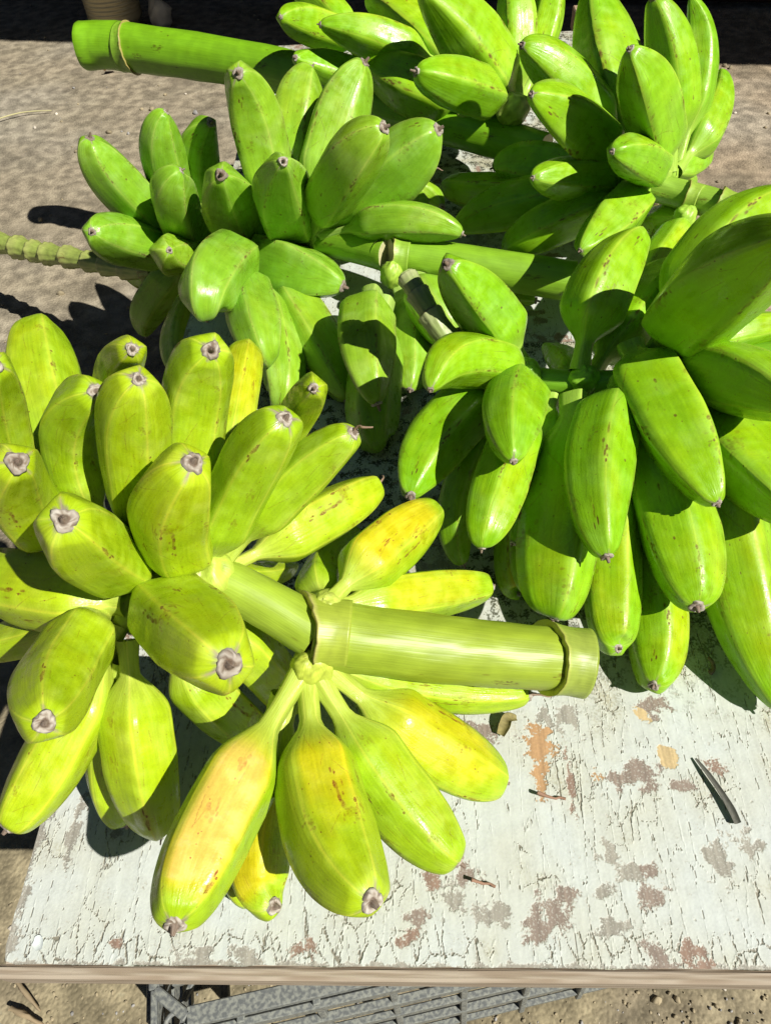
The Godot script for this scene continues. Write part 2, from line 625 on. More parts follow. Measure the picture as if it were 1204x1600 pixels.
func patch(x: float, z: float, rx: float, rz: float, kind: int, strength := 1.0) -> void:
	rx *= 0.88
	rz *= 0.88
	var cx := x / BOARD_W * TEX_W
	var cy := z / 0.62 * TEX_H
	rx = rx / BOARD_W * TEX_W * 1.5
	var ry := rz / 0.62 * TEX_H * 1.5
	for j in range(maxi(int(cy - ry), 0), mini(int(cy + ry) + 1, TEX_H)):
		for i in range(maxi(int(cx - rx), 0), mini(int(cx + rx) + 1, TEX_W)):
			var d := sqrt(pow((i - cx) / rx, 2.0) + pow((j - cy) / ry, 2.0))
			if d < 1.0:
				var k := j * TEX_W + i
				var v := (1.0 - d) * strength
				if v > peel[k]:
					peel[k] = v
					peel_kind[k] = kind

func paint_material() -> StandardMaterial3D:
	peel = PackedFloat32Array()
	peel.resize(TEX_W * TEX_H)
	peel_kind = PackedByteArray()
	peel_kind.resize(TEX_W * TEX_H)
	# patches where the paint has come off, in board metres: 0 mauve brown, 1 orange tan, 2 grey, 3 red brown, 4 tan film
	patch(0.367, 0.146, 0.012, 0.024, 1, 1.3)
	patch(0.372, 0.165, 0.014, 0.010, 2)
	patch(0.364, 0.120, 0.007, 0.016, 1)
	patch(0.386, 0.115, 0.0035, 0.030, 3, 1.1)
	patch(0.389, 0.166, 0.014, 0.012, 2)
	patch(0.396, 0.160, 0.006, 0.016, 2)
	patch(0.424, 0.119, 0.020, 0.009, 0, 1.1)
	patch(0.440, 0.122, 0.020, 0.014, 0, 1.1)
	patch(0.462, 0.113, 0.014, 0.006, 0)
	patch(0.408, 0.121, 0.006, 0.006, 1)
	patch(0.4603, 0.135, 0.0075, 0.009, 4, 2.2)
	patch(0.493, 0.130, 0.010, 0.008, 3)
	patch(0.363, 0.032, 0.020, 0.013, 0, 1.15)
	patch(0.352, 0.022, 0.017, 0.010, 0, 1.15)
	patch(0.372, 0.040, 0.010, 0.009, 0)
	patch(0.398, 0.044, 0.010, 0.006, 2)
	patch(0.428, 0.042, 0.014, 0.010, 0)
	patch(0.417, 0.057, 0.012, 0.010, 2)
	patch(0.405, 0.068, 0.010, 0.009, 2)
	patch(0.430, 0.058, 0.010, 0.008, 0)
	patch(0.478, 0.064, 0.012, 0.018, 2)
	patch(0.500, 0.075, 0.012, 0.010, 2)
	patch(0.450, 0.0095, 0.012, 0.008, 3, 1.2)
	patch(0.427, 0.0095, 0.013, 0.009, 0)
	patch(0.400, 0.022, 0.013, 0.008, 2)
	patch(0.268, 0.020, 0.007, 0.008, 3)
	patch(0.262, 0.013, 0.010, 0.005, 3)
	patch(0.297, 0.041, 0.012, 0.012, 2)
	patch(0.323, 0.030, 0.014, 0.012, 2)
	patch(0.308, 0.052, 0.010, 0.010, 0)
	patch(0.283, 0.051, 0.007, 0.012, 3)
	patch(0.273, 0.028, 0.010, 0.008, 0)
	patch(0.458, 0.175, 0.014, 0.012, 0, 1.1)
	patch(0.448, 0.168, 0.008, 0.008, 4)
	patch(0.325, 0.155, 0.030, 0.010, 0)
	patch(0.300, 0.145, 0.020, 0.012, 0)
	patch(0.150, 0.065, 0.008, 0.006, 0)
	patch(0.055, 0.085, 0.009, 0.008, 2)
	patch(0.075, 0.012, 0.005, 0.004, 3)
	patch(0.130, 0.006, 0.018, 0.006, 2)
	patch(0.160, 0.006, 0.012, 0.006, 2)
	patch(0.200, 0.010, 0.012, 0.006, 3)
	patch(0.025, 0.090, 0.006, 0.030, 2)
	for k in 60:
		patch(rng.randf() * BOARD_W, 0.15 + rng.randf() * 0.46, rng.randf_range(0.004, 0.02), rng.randf_range(0.005, 0.03), [0, 2, 2, 3][rng.randi() % 4], rng.randf_range(0.7, 1.1))
	var long := noise_image(TEX_W, 180, FastNoiseLite.TYPE_CELLULAR, 0.050, 1, 301, FastNoiseLite.RETURN_DISTANCE2_SUB, 10.0)
	long.resize(TEX_W, TEX_H, Image.INTERPOLATE_CUBIC)
	var small := noise_image(TEX_W, 700, FastNoiseLite.TYPE_CELLULAR, 0.045, 1, 302, FastNoiseLite.RETURN_DISTANCE2_SUB, 12.0)
	small.resize(TEX_W, TEX_H, Image.INTERPOLATE_CUBIC)
	var broad := noise_image(TEX_W, TEX_H, FastNoiseLite.TYPE_SIMPLEX, 0.006, 4, 303)
	var mid := noise_image(TEX_W, TEX_H, FastNoiseLite.TYPE_SIMPLEX, 0.03, 4, 304)
	var grit := noise_image(TEX_W, TEX_H, FastNoiseLite.TYPE_SIMPLEX, 0.16, 3, 305)
	var grain := noise_image(TEX_W, 60, FastNoiseLite.TYPE_SIMPLEX, 0.10, 4, 306)
	grain.resize(TEX_W, TEX_H, Image.INTERPOLATE_CUBIC)
	var lb := long.get_data()
	var sb := small.get_data()
	var bb := broad.get_data()
	var mb := mid.get_data()
	var gb := grit.get_data()
	var wb := grain.get_data()
	var kinds := [Color8(146, 132, 122), Color8(190, 152, 112), Color8(160, 156, 146), Color8(148, 124, 110), Color8(205, 182, 138)]
	var d := PackedByteArray()
	d.resize(TEX_W * TEX_H * 3)
	var hd := PackedByteArray()
	hd.resize(TEX_W * TEX_H)
	for j in TEX_H:
		var z := float(j) / TEX_H * 0.62
		var front := 1.0 - smoothstep(0.012, 0.026, z)
		var dirt_z := smoothstep(0.10, 0.30, z)
		for i in TEX_W:
			var k := j * TEX_W + i
			var x := float(i) / TEX_W * BOARD_W
			var b := bb[k] / 255.0
			var m := mb[k] / 255.0
			var g := gb[k] / 255.0
			var w := wb[k] / 255.0
			var lc := lb[k] / 255.0
			var sc := sb[k] / 255.0
			# cracks: long ones run with the grain, short ones net the front strip and worn places
			var open_long := 0.009 + 0.030 * smoothstep(0.40, 0.85, m * 0.5 + b * 0.5)
			var open_small := 0.040 * maxf(front, smoothstep(0.52, 0.75, b) * 0.8)
			var crack := maxf(1.0 - smoothstep(open_long * 0.5, open_long, lc), (1.0 - smoothstep(open_small * 0.5, open_small + 0.001, sc)) * (1.0 if open_small > 0.012 else 0.0))
			var lip := maxf((1.0 - smoothstep(open_long, open_long * 4.0, lc)), (1.0 - smoothstep(open_small, open_small * 3.0 + 0.001, sc)) * smoothstep(0.01, 0.03, open_small))
			var edge := minf(minf(x, BOARD_W - x) / 0.011, minf(z / 0.0045, 1.5))
			var off := peel[k] * 0.94 + 1.05 * (m - 0.5) + 0.55 * (g - 0.5) + maxf(0.0, 1.0 - edge) * 0.75 + crack * 0.06
			var bare := smoothstep(0.53, 0.545, off)
			var primer := smoothstep(0.44, 0.45, off) * (1.0 - bare)
			# faint stain on paint: yellowish, dirtier away from the front
			var paint := Color(0.775, 0.80, 0.79).lerp(Color(0.755, 0.765, 0.72), clampf(b * 1.3 - 0.2 + dirt_z * 0.4, 0.0, 1.0))
			var tone := 1.0 - 0.10 * g * m - 0.05 * w
			paint = Color(paint.r * tone, paint.g * tone, paint.b * tone)
			var dirt := smoothstep(0.56, 0.85, b * 0.55 + g * 0.3 + dirt_z * 0.22)
			paint = paint.lerp(Color(0.58, 0.55, 0.43), dirt * 0.55)
			var mildew := smoothstep(0.60, 0.72, m * 0.6 + g * 0.38 + 0.10 * dirt_z) * smoothstep(0.14, 0.30, z)
			paint = paint.lerp(Color(0.20, 0.21, 0.15), mildew * 0.85)
			paint = paint.lerp(Color(0.40, 0.37, 0.31), crack * 0.7)
			paint = paint.lerp(Color(0.69, 0.69, 0.655), primer * 0.8)
			var wood: Color = kinds[peel_kind[k]]
			if peel[k] < 0.05:
				wood = kinds[2]
			var wt := 0.86 + 0.20 * w - 0.10 * g
			wood = Color(wood.r * wt, wood.g * wt, wood.b * wt)
			if peel_kind[k] != 1 and peel_kind[k] != 4:
				wood = wood.lerp(Color(0.78, 0.79, 0.76), smoothstep(0.68, 0.74, g) * 0.5)
			var c := paint.lerp(wood, bare)
			d[k * 3] = clampi(int(c.r * 255.0), 0, 255)
			d[k * 3 + 1] = clampi(int(c.g * 255.0), 0, 255)
			d[k * 3 + 2] = clampi(int(c.b * 255.0), 0, 255)
			var hgt := 0.60 + 0.22 * lip * (1.0 - crack) - 0.45 * crack + 0.07 * (g - 0.5) + 0.12 * (m - 0.5)
			hgt -= primer * 0.10
			hgt = lerpf(hgt, 0.26 + 0.14 * w + 0.06 * g, bare)
			hd[k] = clampi(int(hgt * 255.0), 0, 255)
	var mat := StandardMaterial3D.new()
	mat.albedo_texture = ImageTexture.create_from_image(Image.create_from_data(TEX_W, TEX_H, false, Image.FORMAT_RGB8, d))
	mat.heightmap_enabled = true
	mat.heightmap_texture = ImageTexture.create_from_image(Image.create_from_data(TEX_W, TEX_H, false, Image.FORMAT_L8, hd))
	mat.heightmap_scale = 0.13
	mat.roughness = 0.62
	mat.metallic_specular = 0.4
	return mat

func make_table() -> void:
	var ax := Basis(BOARD_X, Vector3.UP, -BOARD_Z)
	var t := thing("table", "low table with a peeling white painted board top and bare wood edges", "table", Vector3(bp(0.3, 0.78).x, 0.0, bp(0.3, 0.78).z))
	var o := t.position
	# the painted top: one sheet with a slightly ragged outline, and the thickness of the board under it
	var nx := 60
	var nz := 150
	var pts := PackedVector3Array()
	var cols := PackedColorArray()
	var uvs := PackedVector2Array()
	for j in nz + 1:
		for i in nx + 1:
			var x := BOARD_W * i / nx
			var z := BOARD_L * j / nz
			if i == 0:
				x += 0.0012 * fbm.get_noise_2d(z * 40.0, 3.0)
			if j == 0:
				z += 0.0010 * fbm.get_noise_2d(x * 40.0, 8.0)
			if j == 0 and i == 0:
				x += 0.003
				z += 0.002
			pts.append(bp(x, z) - o)
			cols.append(Color.WHITE)
			uvs.append(Vector2(x / BOARD_W, z / 0.62))
	part("painted_top", grid_mesh(pts, cols, uvs, nz + 1, nx + 1, false), paint_material(), t)
	part("board", box_mesh(bp(BOARD_W * 0.5, BOARD_L * 0.5, -0.0135) - o, ax, Vector3(BOARD_W - 0.001, 0.025, BOARD_L - 0.001), 0.002, Color(0.36, 0.31, 0.25)), wood_mat, t)
	var st := new_st()
	chamfer_box(st, Vector3.ZERO, Basis.IDENTITY, Vector3(BOARD_W + 0.003, 0.025, 0.0080), 0.0018, Color(0.37, 0.315, 0.25))
	part("front_edge_strip", st.commit(), wood_mat, t).transform = Transform3D(ax, bp(BOARD_W * 0.5 - 0.001, -0.0036, -0.0142) - o)
	st = new_st()
	chamfer_box(st, bp(BOARD_W + 0.007, BOARD_L * 0.5 + 0.05, -0.006) - o, ax, Vector3(0.013, 0.04, BOARD_L + 0.09), 0.002, Color(0.5, 0.37, 0.26))
	part("side_edge_strip", st.commit(), wood_mat, t)
	for q in [Vector2(0.06, 0.40), Vector2(0.55, 0.40), Vector2(0.06, 1.48), Vector2(0.55, 1.48)]:
		part("leg", box_mesh(bp(q.x, q.y, 0.0) - Vector3(0, 0.168, 0) - o, ax, Vector3(0.045, 0.284, 0.045), 0.003, Color(0.25, 0.2, 0.15)), wood_mat, t)
	# lifted flakes of paint near the front edge
	var white := StandardMaterial3D.new()
	white.albedo_color = Color(0.84, 0.87, 0.87)
	white.roughness = 0.5
	flake(t, o, bp(0.022, 0.0125), 0.0045, 0.0055, 0.3, white)

func flake(t: Node3D, o: Vector3, at: Vector3, rx: float, rz: float, turn: float, mat: Material) -> void:
	var pts := PackedVector3Array()
	var cols := PackedColorArray()
	var uvs := PackedVector2Array()
	for i in 7:
		var q := i / 6.0
		for j in 13:
			var a := TAU * j / 12.0
			var k := q * (0.9 + 0.6 * fbm.get_noise_3d(cos(a) * 1.1 + at.x * 99.0, sin(a) * 1.1, 4.0))
			pts.append(at - o + Vector3(cos(a) * rx * k, 0.0008 + 0.0016 * q * q * (0.6 + 0.5 * cos(a - 1.0)), sin(a) * rz * k).rotated(Vector3.UP, turn))
			cols.append(Color.WHITE)
			uvs.append(Vector2(q, j / 12.0))
	part("paint_flake", grid_mesh(pts, cols, uvs, 7, 13, true), mat, t)

# ------------------------------------------------------------------ crate under the front of the table
func make_crate() -> void:
	var ex := Vector3(0.992, 0, -0.127).normalized()
	var ez := Vector3(-0.127, 0, -0.992).normalized()
	var top := 0.21
	var base := Vector3(-0.2007, 0.0, -0.0525)
	var len_x := 0.47
	var len_z := 0.33
	var flare := 0.019
	var crate := thing("plastic_crate", "upturned dusty grey blue plastic crate with latticed base under the front of the table", "crate", base + ex * len_x * 0.5 + ez * len_z * 0.5)
	var o := crate.position
	var pl := StandardMaterial3D.new()
	pl.vertex_color_use_as_albedo = true
	pl.roughness = 0.55
	var blot := noise_image(256, 256, FastNoiseLite.TYPE_SIMPLEX, 0.05, 4, 65)
	pl.albedo_texture = tinted(blot, Color(0.72, 0.73, 0.74), Color(1.0, 1.0, 0.96))
	pl.uv1_triplanar = true
	pl.uv1_world_triplanar = true
	pl.uv1_scale = Vector3.ONE * 15.0
	var col := Color(0.235, 0.245, 0.24)
	var ax := Basis(ex, Vector3.UP, -ez)
	var P := func(x: float, z: float, y: float) -> Vector3: return base + ex * x + ez * z + Vector3(0, y, 0) - o
	var bar := func(called: String, a: Vector3, b: Vector3, w: float, h: float) -> void:
		var dir := (b - a).normalized()
		var up := Vector3.UP if absf(dir.y) < 0.9 else ez
		var side := dir.cross(up).normalized()
		up = side.cross(dir).normalized()
		part(called, box_mesh((a + b) * 0.5, Basis(dir, up, side * 1.0), Vector3(a.distance_to(b), h, w), 0.0008, col), pl, crate)
	var c := 0.028
	# rim round the top, its corners cut
	var ring := [P.call(c, 0.0065, top), P.call(len_x - c, 0.0065, top), P.call(len_x - 0.004, c, top), P.call(len_x - 0.004, len_z - c, top), P.call(len_x - c, len_z, top), P.call(c, len_z, top), P.call(0.004, len_z - c, top), P.call(0.004, c, top)]
	for k in 8:
		bar.call("rim", ring[k], ring[(k + 1) % 8], 0.013 if k == 0 else 0.008, 0.012)
	bar.call("rim", P.call(0.004, 0.0, top - 0.004), P.call(0.004, c, top - 0.004), 0.005, 0.02)
	# lattice of the base, sunk below the rim
	for k in range(1, 9):
		bar.call("base_slat", P.call(len_x * k / 9.0, 0.012, top - 0.016), P.call(len_x * k / 9.0, len_z - 0.012, top - 0.016), 0.006, 0.010)
	for k in range(1, 10):
		bar.call("base_slat", P.call(0.012, len_z * k / 10.0, top - 0.0175), P.call(len_x - 0.012, len_z * k / 10.0, top - 0.0175), 0.0045, 0.008)
	for k in 6:
		bar.call("base_brace", P.call(0.02 + k * 0.075, 0.02, top - 0.018), P.call(0.085 + k * 0.075, 0.12, top - 0.018), 0.004, 0.007)
		bar.call("base_brace", P.call(0.085 + k * 0.075, 0.14, top - 0.019), P.call(0.02 + k * 0.075, 0.25, top - 0.019), 0.004, 0.007)
	# four walls: rails that step outwards going down, tied by posts
	for side in 4:
		var lx := len_x if side % 2 == 0 else len_z
		var q := func(s: float, y: float, off: float) -> Vector3:
			match side:
				0: return P.call(s, -off, y)
				1: return P.call(len_x + off, s, y)
				2: return P.call(s, len_z + off, y)
				_: return P.call(-off, s, y)
		for k in 5:
			var y := top - 0.018 - 0.044 * k
			var off := flare * (0.15 + k / 4.6)
			bar.call("wall_rail", q.call(0.010, y, off), q.call(lx - 0.010, y, off), 0.0055 + 0.001 * (k % 2), 0.020 if k < 4 else 0.012)
		var posts := 8 if side % 2 == 0 else 5
		for k in posts + 1:
			var s := lerpf(0.008, lx - 0.008, float(k) / posts)
			bar.call("wall_post", q.call(s, top - 0.005, 0.0), q.call(s, 0.004, flare * 1.12), 0.006, 0.007)
	# hollow round sockets in the corners
	for k in [Vector2(0.0185, 0.004), Vector2(len_x - 0.0185, 0.004), Vector2(0.0185, len_z - 0.004), Vector2(len_x - 0.0185, len_z - 0.004)]:
		var tor := TorusMesh.new()
		tor.inner_radius = 0.0055
		tor.outer_radius = 0.0095
		tor.rings = 24
		tor.ring_segments = 8
		var m := part("corner_socket", tor, null, crate)
		var sm: StandardMaterial3D = pl.duplicate()
		sm.vertex_color_use_as_albedo = false
		sm.albedo_color = col.linear_to_srgb()
		m.material_override = sm
		m.position = P.call(k.x, k.y, top - 0.001)

# ------------------------------------------------------------------ bananas
# one fruit: a five- or four-sided body swept from its stalk B past its middle M to its blossom end T, radius r
func fruit(bunch: Node3D, B: Vector3, M: Vector3, T: Vector3, r: float, ripe: float, ped := 0.07) -> void:
	var off := bunch.position
	B -= off
	M -= off
	T -= off
	var C := M * 2.0 - (B + T) * 0.5
	var rows := 50
	var K := 5 if rng.randf() < style.five else 4
	var per := 6
	var columns := K * per + 1
	var tp := ped + 0.02 * rng.randf()
	var pr: float = rng.randf_range(0.25, 0.30) if ped > 0.1 else 0.36
	var shoulder := 0.18 if ped > 0.1 else 0.17
	var tr: float = style.tip * rng.randf_range(0.85, 1.2)
	var e1 := rng.randf_range(1.55, 1.9)
	var e2: float = style.blunt * rng.randf_range(0.85, 1.15)
	var roll := rng.randf() * TAU
	var face := PackedFloat32Array()
	var depth := PackedFloat32Array()
	for k in K:
		face.append(roll + TAU * (k + rng.randf_range(-0.13, 0.13)) / K)
		depth.append(rng.randf_range(0.95, 1.06))
	var phase := rng.randf() * 100.0
	var pts := PackedVector3Array()
	var cols := PackedColorArray()
	var uvs := PackedVector2Array()
	var dir := (bez(B, C, T, 0.02) - B).normalized()
	var xa := dir.cross(Vector3(0.3, 0.9, 0.2)).normalized()
	var green: Color = style.green
	var tint := rng.randf_range(-1.0, 1.0)
	green = Color(green.r * (1.0 + 0.13 * tint), green.g * (1.0 + 0.05 * tint), green.b)
	var u_shift := float(rng.randi() % 5) / 5.0
	var v_flip := rng.randf_range(-0.04, 0.04)
	var warm := Vector3(rng.randf_range(-0.2, 0.5), 0.9, rng.randf_range(0.0, 0.6)).normalized()
	for i in rows + 1:
		var q := float(i) / rows
		var t := 1.0 - pow(1.0 - q, 1.55)
		if i == rows:
			t = 1.0
		var p := bez(B, C, T, t)
		dir = ((C - B) * (1.0 - t) + (T - C) * t).normalized()
		xa = (xa - dir * xa.dot(dir)).normalized()
		var ya := dir.cross(xa)
		var x := clampf((t - tp) / shoulder, 0.0, 1.0)
		x = x * x * (3.0 - 2.0 * x)
		var body := pow(x, 0.65)
		var f := lerpf(pr * (1.0 + 0.25 * maxf(0.0, 1.0 - t / 0.08)), 1.0, body)
		var w := clampf((t - style.from) / (1.0 - style.from), 0.0, 1.0)
		f *= tr + (1.0 - tr) * pow(maxf(1.0 - pow(w, e1), 0.0), e2)
		var close := clampf((t - 0.955) / 0.045, 0.0, 1.0)
		f *= sqrt(maxf(1.0 - close * close * 0.9, 0.0))
		if i == rows:
			f = 0.02
		var sharp := lerpf(style.sharp, style.sharp + 2.5, smoothstep(0.55, 0.95, t))
		sharp = lerpf(lerpf(5.0, sharp, body), 3.5, smoothstep(0.90, 1.0, t))
		for j in columns:
			var k := (j / per) % K
			var within := float(j % per) / per
			var a0 := (face[(k + K - 1) % K] + face[k]) * 0.5
			var a1 := (face[k] + face[(k + 1) % K]) * 0.5
			if k == 0:
				a0 = (face[K - 1] - TAU + face[0]) * 0.5
			if k == K - 1:
				a1 = (face[K - 1] + face[0] + TAU) * 0.5
			var a := lerpf(a0, a1, within)
			var s := 0.0
			for h in K:
				var cs := cos(a - face[h]) / depth[h]
				if cs > 0.0:
					s += pow(cs, sharp)
			var rad := 0.895 / pow(s, 1.0 / sharp)
			var on_ridge := 1.0 if j % per == 0 else 0.0
			rad *= 1.0 + 0.012 * on_ridge * body
			var side := xa * cos(a) + ya * sin(a)
			rad *= 1.0 + 0.035 * fbm.get_noise_3d(side.x * 0.8 + phase, side.y * 0.8, t * 2.2)
			pts.append(p + side * (rad * f * r))
			# colour of the skin: green, ripening to yellow in clouds on the broad faces, paler stalk, dry brown round the blossom end
			var n := fbm.get_noise_3d(side.x * 0.9 + phase, side.y * 0.9 + side.z, t * 2.6)
			var n2 := fine.get_noise_3d(side.x * 3.0 + phase, side.y * 3.0, t * 9.0)
			var c := green
			var g1 := 1.0 + 0.16 * n + 0.07 * n2
			c = Color(c.r * g1, c.g * (1.0 + (g1 - 1.0) * 0.6), c.b)
			var bloom := smoothstep(0.10, 0.45, fbm.get_noise_3d(side.x * 0.7 + phase + 30.0, side.y * 0.7, t * 3.5)) * body
			c = c.lerp(Color(c.r * 1.12 + 0.02, c.g * 1.04 + 0.02, c.b + 0.035), bloom * style.bloom)
			var bruise := smoothstep(0.34, 0.50, fine.get_noise_3d(side.x * 1.1 + phase * 1.7, side.y * 1.1, t * 2.0)) * smoothstep(0.3, 0.7, t)
			c = c.lerp(Color(c.r * 0.80, c.g * 0.72, c.b * 0.8), bruise * 0.6)
			var window := smoothstep(0.10, 0.36, t) * (1.0 - smoothstep(0.72, 1.02, t))
			var facing := 0.5 + 0.5 * lerpf((xa * cos(face[k]) + ya * sin(face[k])).dot(warm), side.dot(warm), 0.35)
			var yl := smoothstep(0.12, 1.20, (0.02 + 1.0 * smoothstep(0.66, 0.99, facing)) * window * (0.35 + ripe) + 0.34 * n * window + 0.10 * n2 * window - on_ridge * 0.06) * clampf(ripe * 1.4, 0.0, 1.0)
			c = c.lerp(Color(0.72, 0.61, 0.014), yl * 0.92)
			if ripe > 0.8:
				c = c.lerp(Color(0.86, 0.62, 0.12), smoothstep(0.80, 1.0, yl) * smoothstep(0.88, 1.0, ripe) * facing)
			c = c.lerp(style.pale, (1.0 - body) * 0.75)
			c = c.lerp(style.pale, on_ridge * 0.22 * (1.0 - yl))
			var dry := smoothstep(0.988 - 0.035 * on_ridge * maxf(0.0, n2 + 0.4), 1.0, t + 0.012 * n2)
			c = c.lerp(Color(0.25 + 0.1 * n2, 0.215 + 0.08 * n2, 0.165 + 0.06 * n2), dry)
			cols.append(c)
			uvs.append(Vector2(u_shift + float(j) / per / 5.0, t + v_flip))
	var m := part("banana", grid_mesh(pts, cols, uvs, rows + 1, columns, true), style.mat, bunch)
	blossom_end(m, T, dir, r * tr, phase)

func blossom_end(m: MeshInstance3D, at: Vector3, dir: Vector3, r: float, phase: float) -> void:
	# a rough corky collar with a dark nub in its middle
	var prof := [Vector2(1.00, -0.45), Vector2(1.10, -0.16), Vector2(0.98, 0.03), Vector2(0.80, 0.08), Vector2(0.60, 0.07), Vector2(0.42, 0.02), Vector2(0.34, 0.16), Vector2(0.24, style.nub), Vector2(0.02, style.nub + 0.06)]
	var pts := PackedVector3Array()
	var cols := PackedColorArray()
	var uvs := PackedVector2Array()
	var xa := dir.cross(Vector3(0.2, 0.9, 0.37)).normalized()
	var ya := dir.cross(xa)
	var k0: float = rng.randf_range(0.8, 1.2)
	var lobes := rng.randf() * TAU
	r *= rng.randf_range(0.70, 1.12)
	var burnt := rng.randf()
	burnt = burnt * burnt * style.burnt
	for i in prof.size():
		for j in 21:
			var a := TAU * j / 20.0
			var n := fine.get_noise_3d(cos(a) * 1.1 + phase, sin(a) * 1.1, i * 0.35)
			var n2 := fine.get_noise_3d(cos(a) * 4.0 + phase, sin(a) * 4.0, i * 1.3)
			var out := 1.0 + (0.22 * n + 0.12 * cos(3.0 * a + lobes) + 0.10 * n2) * (1.0 if i < 5 else 0.6)
			var rr: float = prof[i].x * r * style.scar * out
			var hh: float = prof[i].y * r * k0 + r * 0.10 * n2
			pts.append(at + dir * hh + (xa * cos(a) + ya * sin(a)) * rr)
			var c := Color(0.17, 0.125, 0.085).lerp(Color(0.47, 0.44, 0.385), clampf(0.62 + 1.1 * n2 + 0.4 * n, 0.0, 1.0))
			c = c.lerp(Color(0.10, 0.065, 0.04), burnt)
			if i == 5 or i == 0 or n2 > 0.42:
				c = c.lerp(Color(0.09, 0.055, 0.035), 0.8)
			elif i > 5:
				c = c.lerp(Color(0.15, 0.095, 0.065), 0.7)
			cols.append(c)
			uvs.append(Vector2(j / 20.0, i / 9.0))
	part("blossom_scar", grid_mesh(pts, cols, uvs, prof.size(), 21, true), scar_mat, m)
	if rng.randf() < style.strand:
		strand(m, at, dir, rng.randf_range(0.010, 0.022))

func strand(m: Node3D, at: Vector3, dir: Vector3, length: float) -> void:
	var st := []
	var p := at
	var d := dir
	for k in 6:
		st.append(Vector4(p.x, p.y, p.z, lerpf(0.0011, 0.0005, k / 5.0)))
		d = (d + Vector3(rng.randf_range(-0.6, 0.6), rng.randf_range(-0.5, 0.2), rng.randf_range(-0.6, 0.6))).normalized()
		p += d * length / 5.0
	var s := smooth(st, 4)
	part("dried_strand", sweep(s[0], s[1], flat_colors(s[0].size(), Color(0.24, 0.16, 0.11)), 7, 0.4), dry_mat, m)

# ------------------------------------------------------------------ stems
# the stalk of a bunch through stations (x, y, z, radius)
func stalk(bunch: Node3D, called: String, stations: Array, color: Color, ribs := 0, rib_depth := 0.0, rough := 0.05, sides := 36) -> MeshInstance3D:
	var st := []
	for s: Vector4 in stations:
		st.append(Vector4(s.x - bunch.position.x, s.y - bunch.position.y, s.z - bunch.position.z, s.w))
	var s := smooth(st, 8)
	var cols := flat_colors(s[0].size(), color)
	return part(called, sweep(s[0], s[1], cols, sides, rough, ribs, rib_depth, Color(0.50, 0.47, 0.28)), stem_mat, bunch)

# a flared band round a stalk between two points: the scar or sheath left by a bract
func collar(bunch: Node3D, called: String, a: Vector3, b: Vector3, ra: float, rb: float, color: Color, rim: Color, slant := 0.0, dark := 0.7, sides := 40) -> void:
	a -= bunch.position
	b -= bunch.position
	var dir := (b - a).normalized()
	var xa := dir.cross(Vector3.UP).normalized()
	var ya := dir.cross(xa)
	var pts := PackedVector3Array()
	var cols := PackedColorArray()
	var uvs := PackedVector2Array()
	var n := 12
	var ph := rng.randf() * 40.0
	for i in n + 3:
		var q := clampf((i - 1.0) / n, 0.0, 1.0)
		var r := lerpf(ra, rb, q) * (1.0 - 0.05 * sin(q * PI))
		if i == 0:
			r *= 0.78
		if i == n + 2:
			r *= 0.86
		for j in sides + 1:
			var an := TAU * j / sides
			var k := 1.0 + 0.03 * fbm.get_noise_3d(cos(an) * 1.5 + ph, sin(an) * 1.5, q)
			var shift := slant * ra * cos(an + 0.6) * (1.0 - q) + 0.06 * ra * fine.get_noise_2d(cos(an) * 2.0 + ph, sin(an) * 2.0) * (1.0 - q)
			pts.append(a.lerp(b, q) + dir * shift + (xa * cos(an) + ya * sin(an)) * r * k)
			var c := color.lerp(rim, 1.0 - smoothstep(0.0, 0.14, q))
			if i == 0:
				c = rim.lerp(Color(0.25, 0.14, 0.07), dark)
			cols.append(c)
			uvs.append(Vector2(float(j) / sides, q * 0.3))
	part(called, grid_mesh(pts, cols, uvs, n + 3, sides + 1, true), stem_mat, bunch)

# the cushion where a hand of fruit leaves the stalk
func cushion(bunch: Node3D, at: Vector3, size: Vector3, turn: float, color: Color) -> void:
	var m := part("hand_cushion", lump(size, 0.22, color, 16, 26), stem_mat, bunch)
	m.position = at - bunch.position
	m.rotation.y = turn

# the bare tail of a stalk: a row of flared scars
func tail(bunch: Node3D, called: String, stations: Array, segments: int, color: Color, ribs: int, flare := 0.40) -> void:
	var st := []
	for s: Vector4 in stations:
		st.append(Vector4(s.x - bunch.position.x, s.y - bunch.position.y, s.z - bunch.position.z, s.w))
	var sm := smooth(st, 40)
	var path: PackedVector3Array = sm[0]
	var radii: PackedFloat32Array = sm[1]
	var cols := PackedColorArray()
	for i in path.size():
		var along := float(i) / (path.size() - 1) * segments
		var q := fposmod(along + 0.16 * sin(along * 1.9), 1.0)
		radii[i] *= 0.78 + flare * pow(q, 1.8) if q < 0.94 else 0.78 + flare * 0.88 - (q - 0.94) * flare * 14.0
		var c := color.lerp(Color(color.r * 1.25, color.g * 1.1, color.b * 1.5), smoothstep(0.4, 0.9, q))
		if q > 0.95:
			c = Color(0.20, 0.15, 0.07)
		cols.append(c)
	part(called, sweep(path, radii, cols, 40, 0.08, ribs, 0.08, Color(0.4, 0.36, 0.2)), stem_mat, bunch)

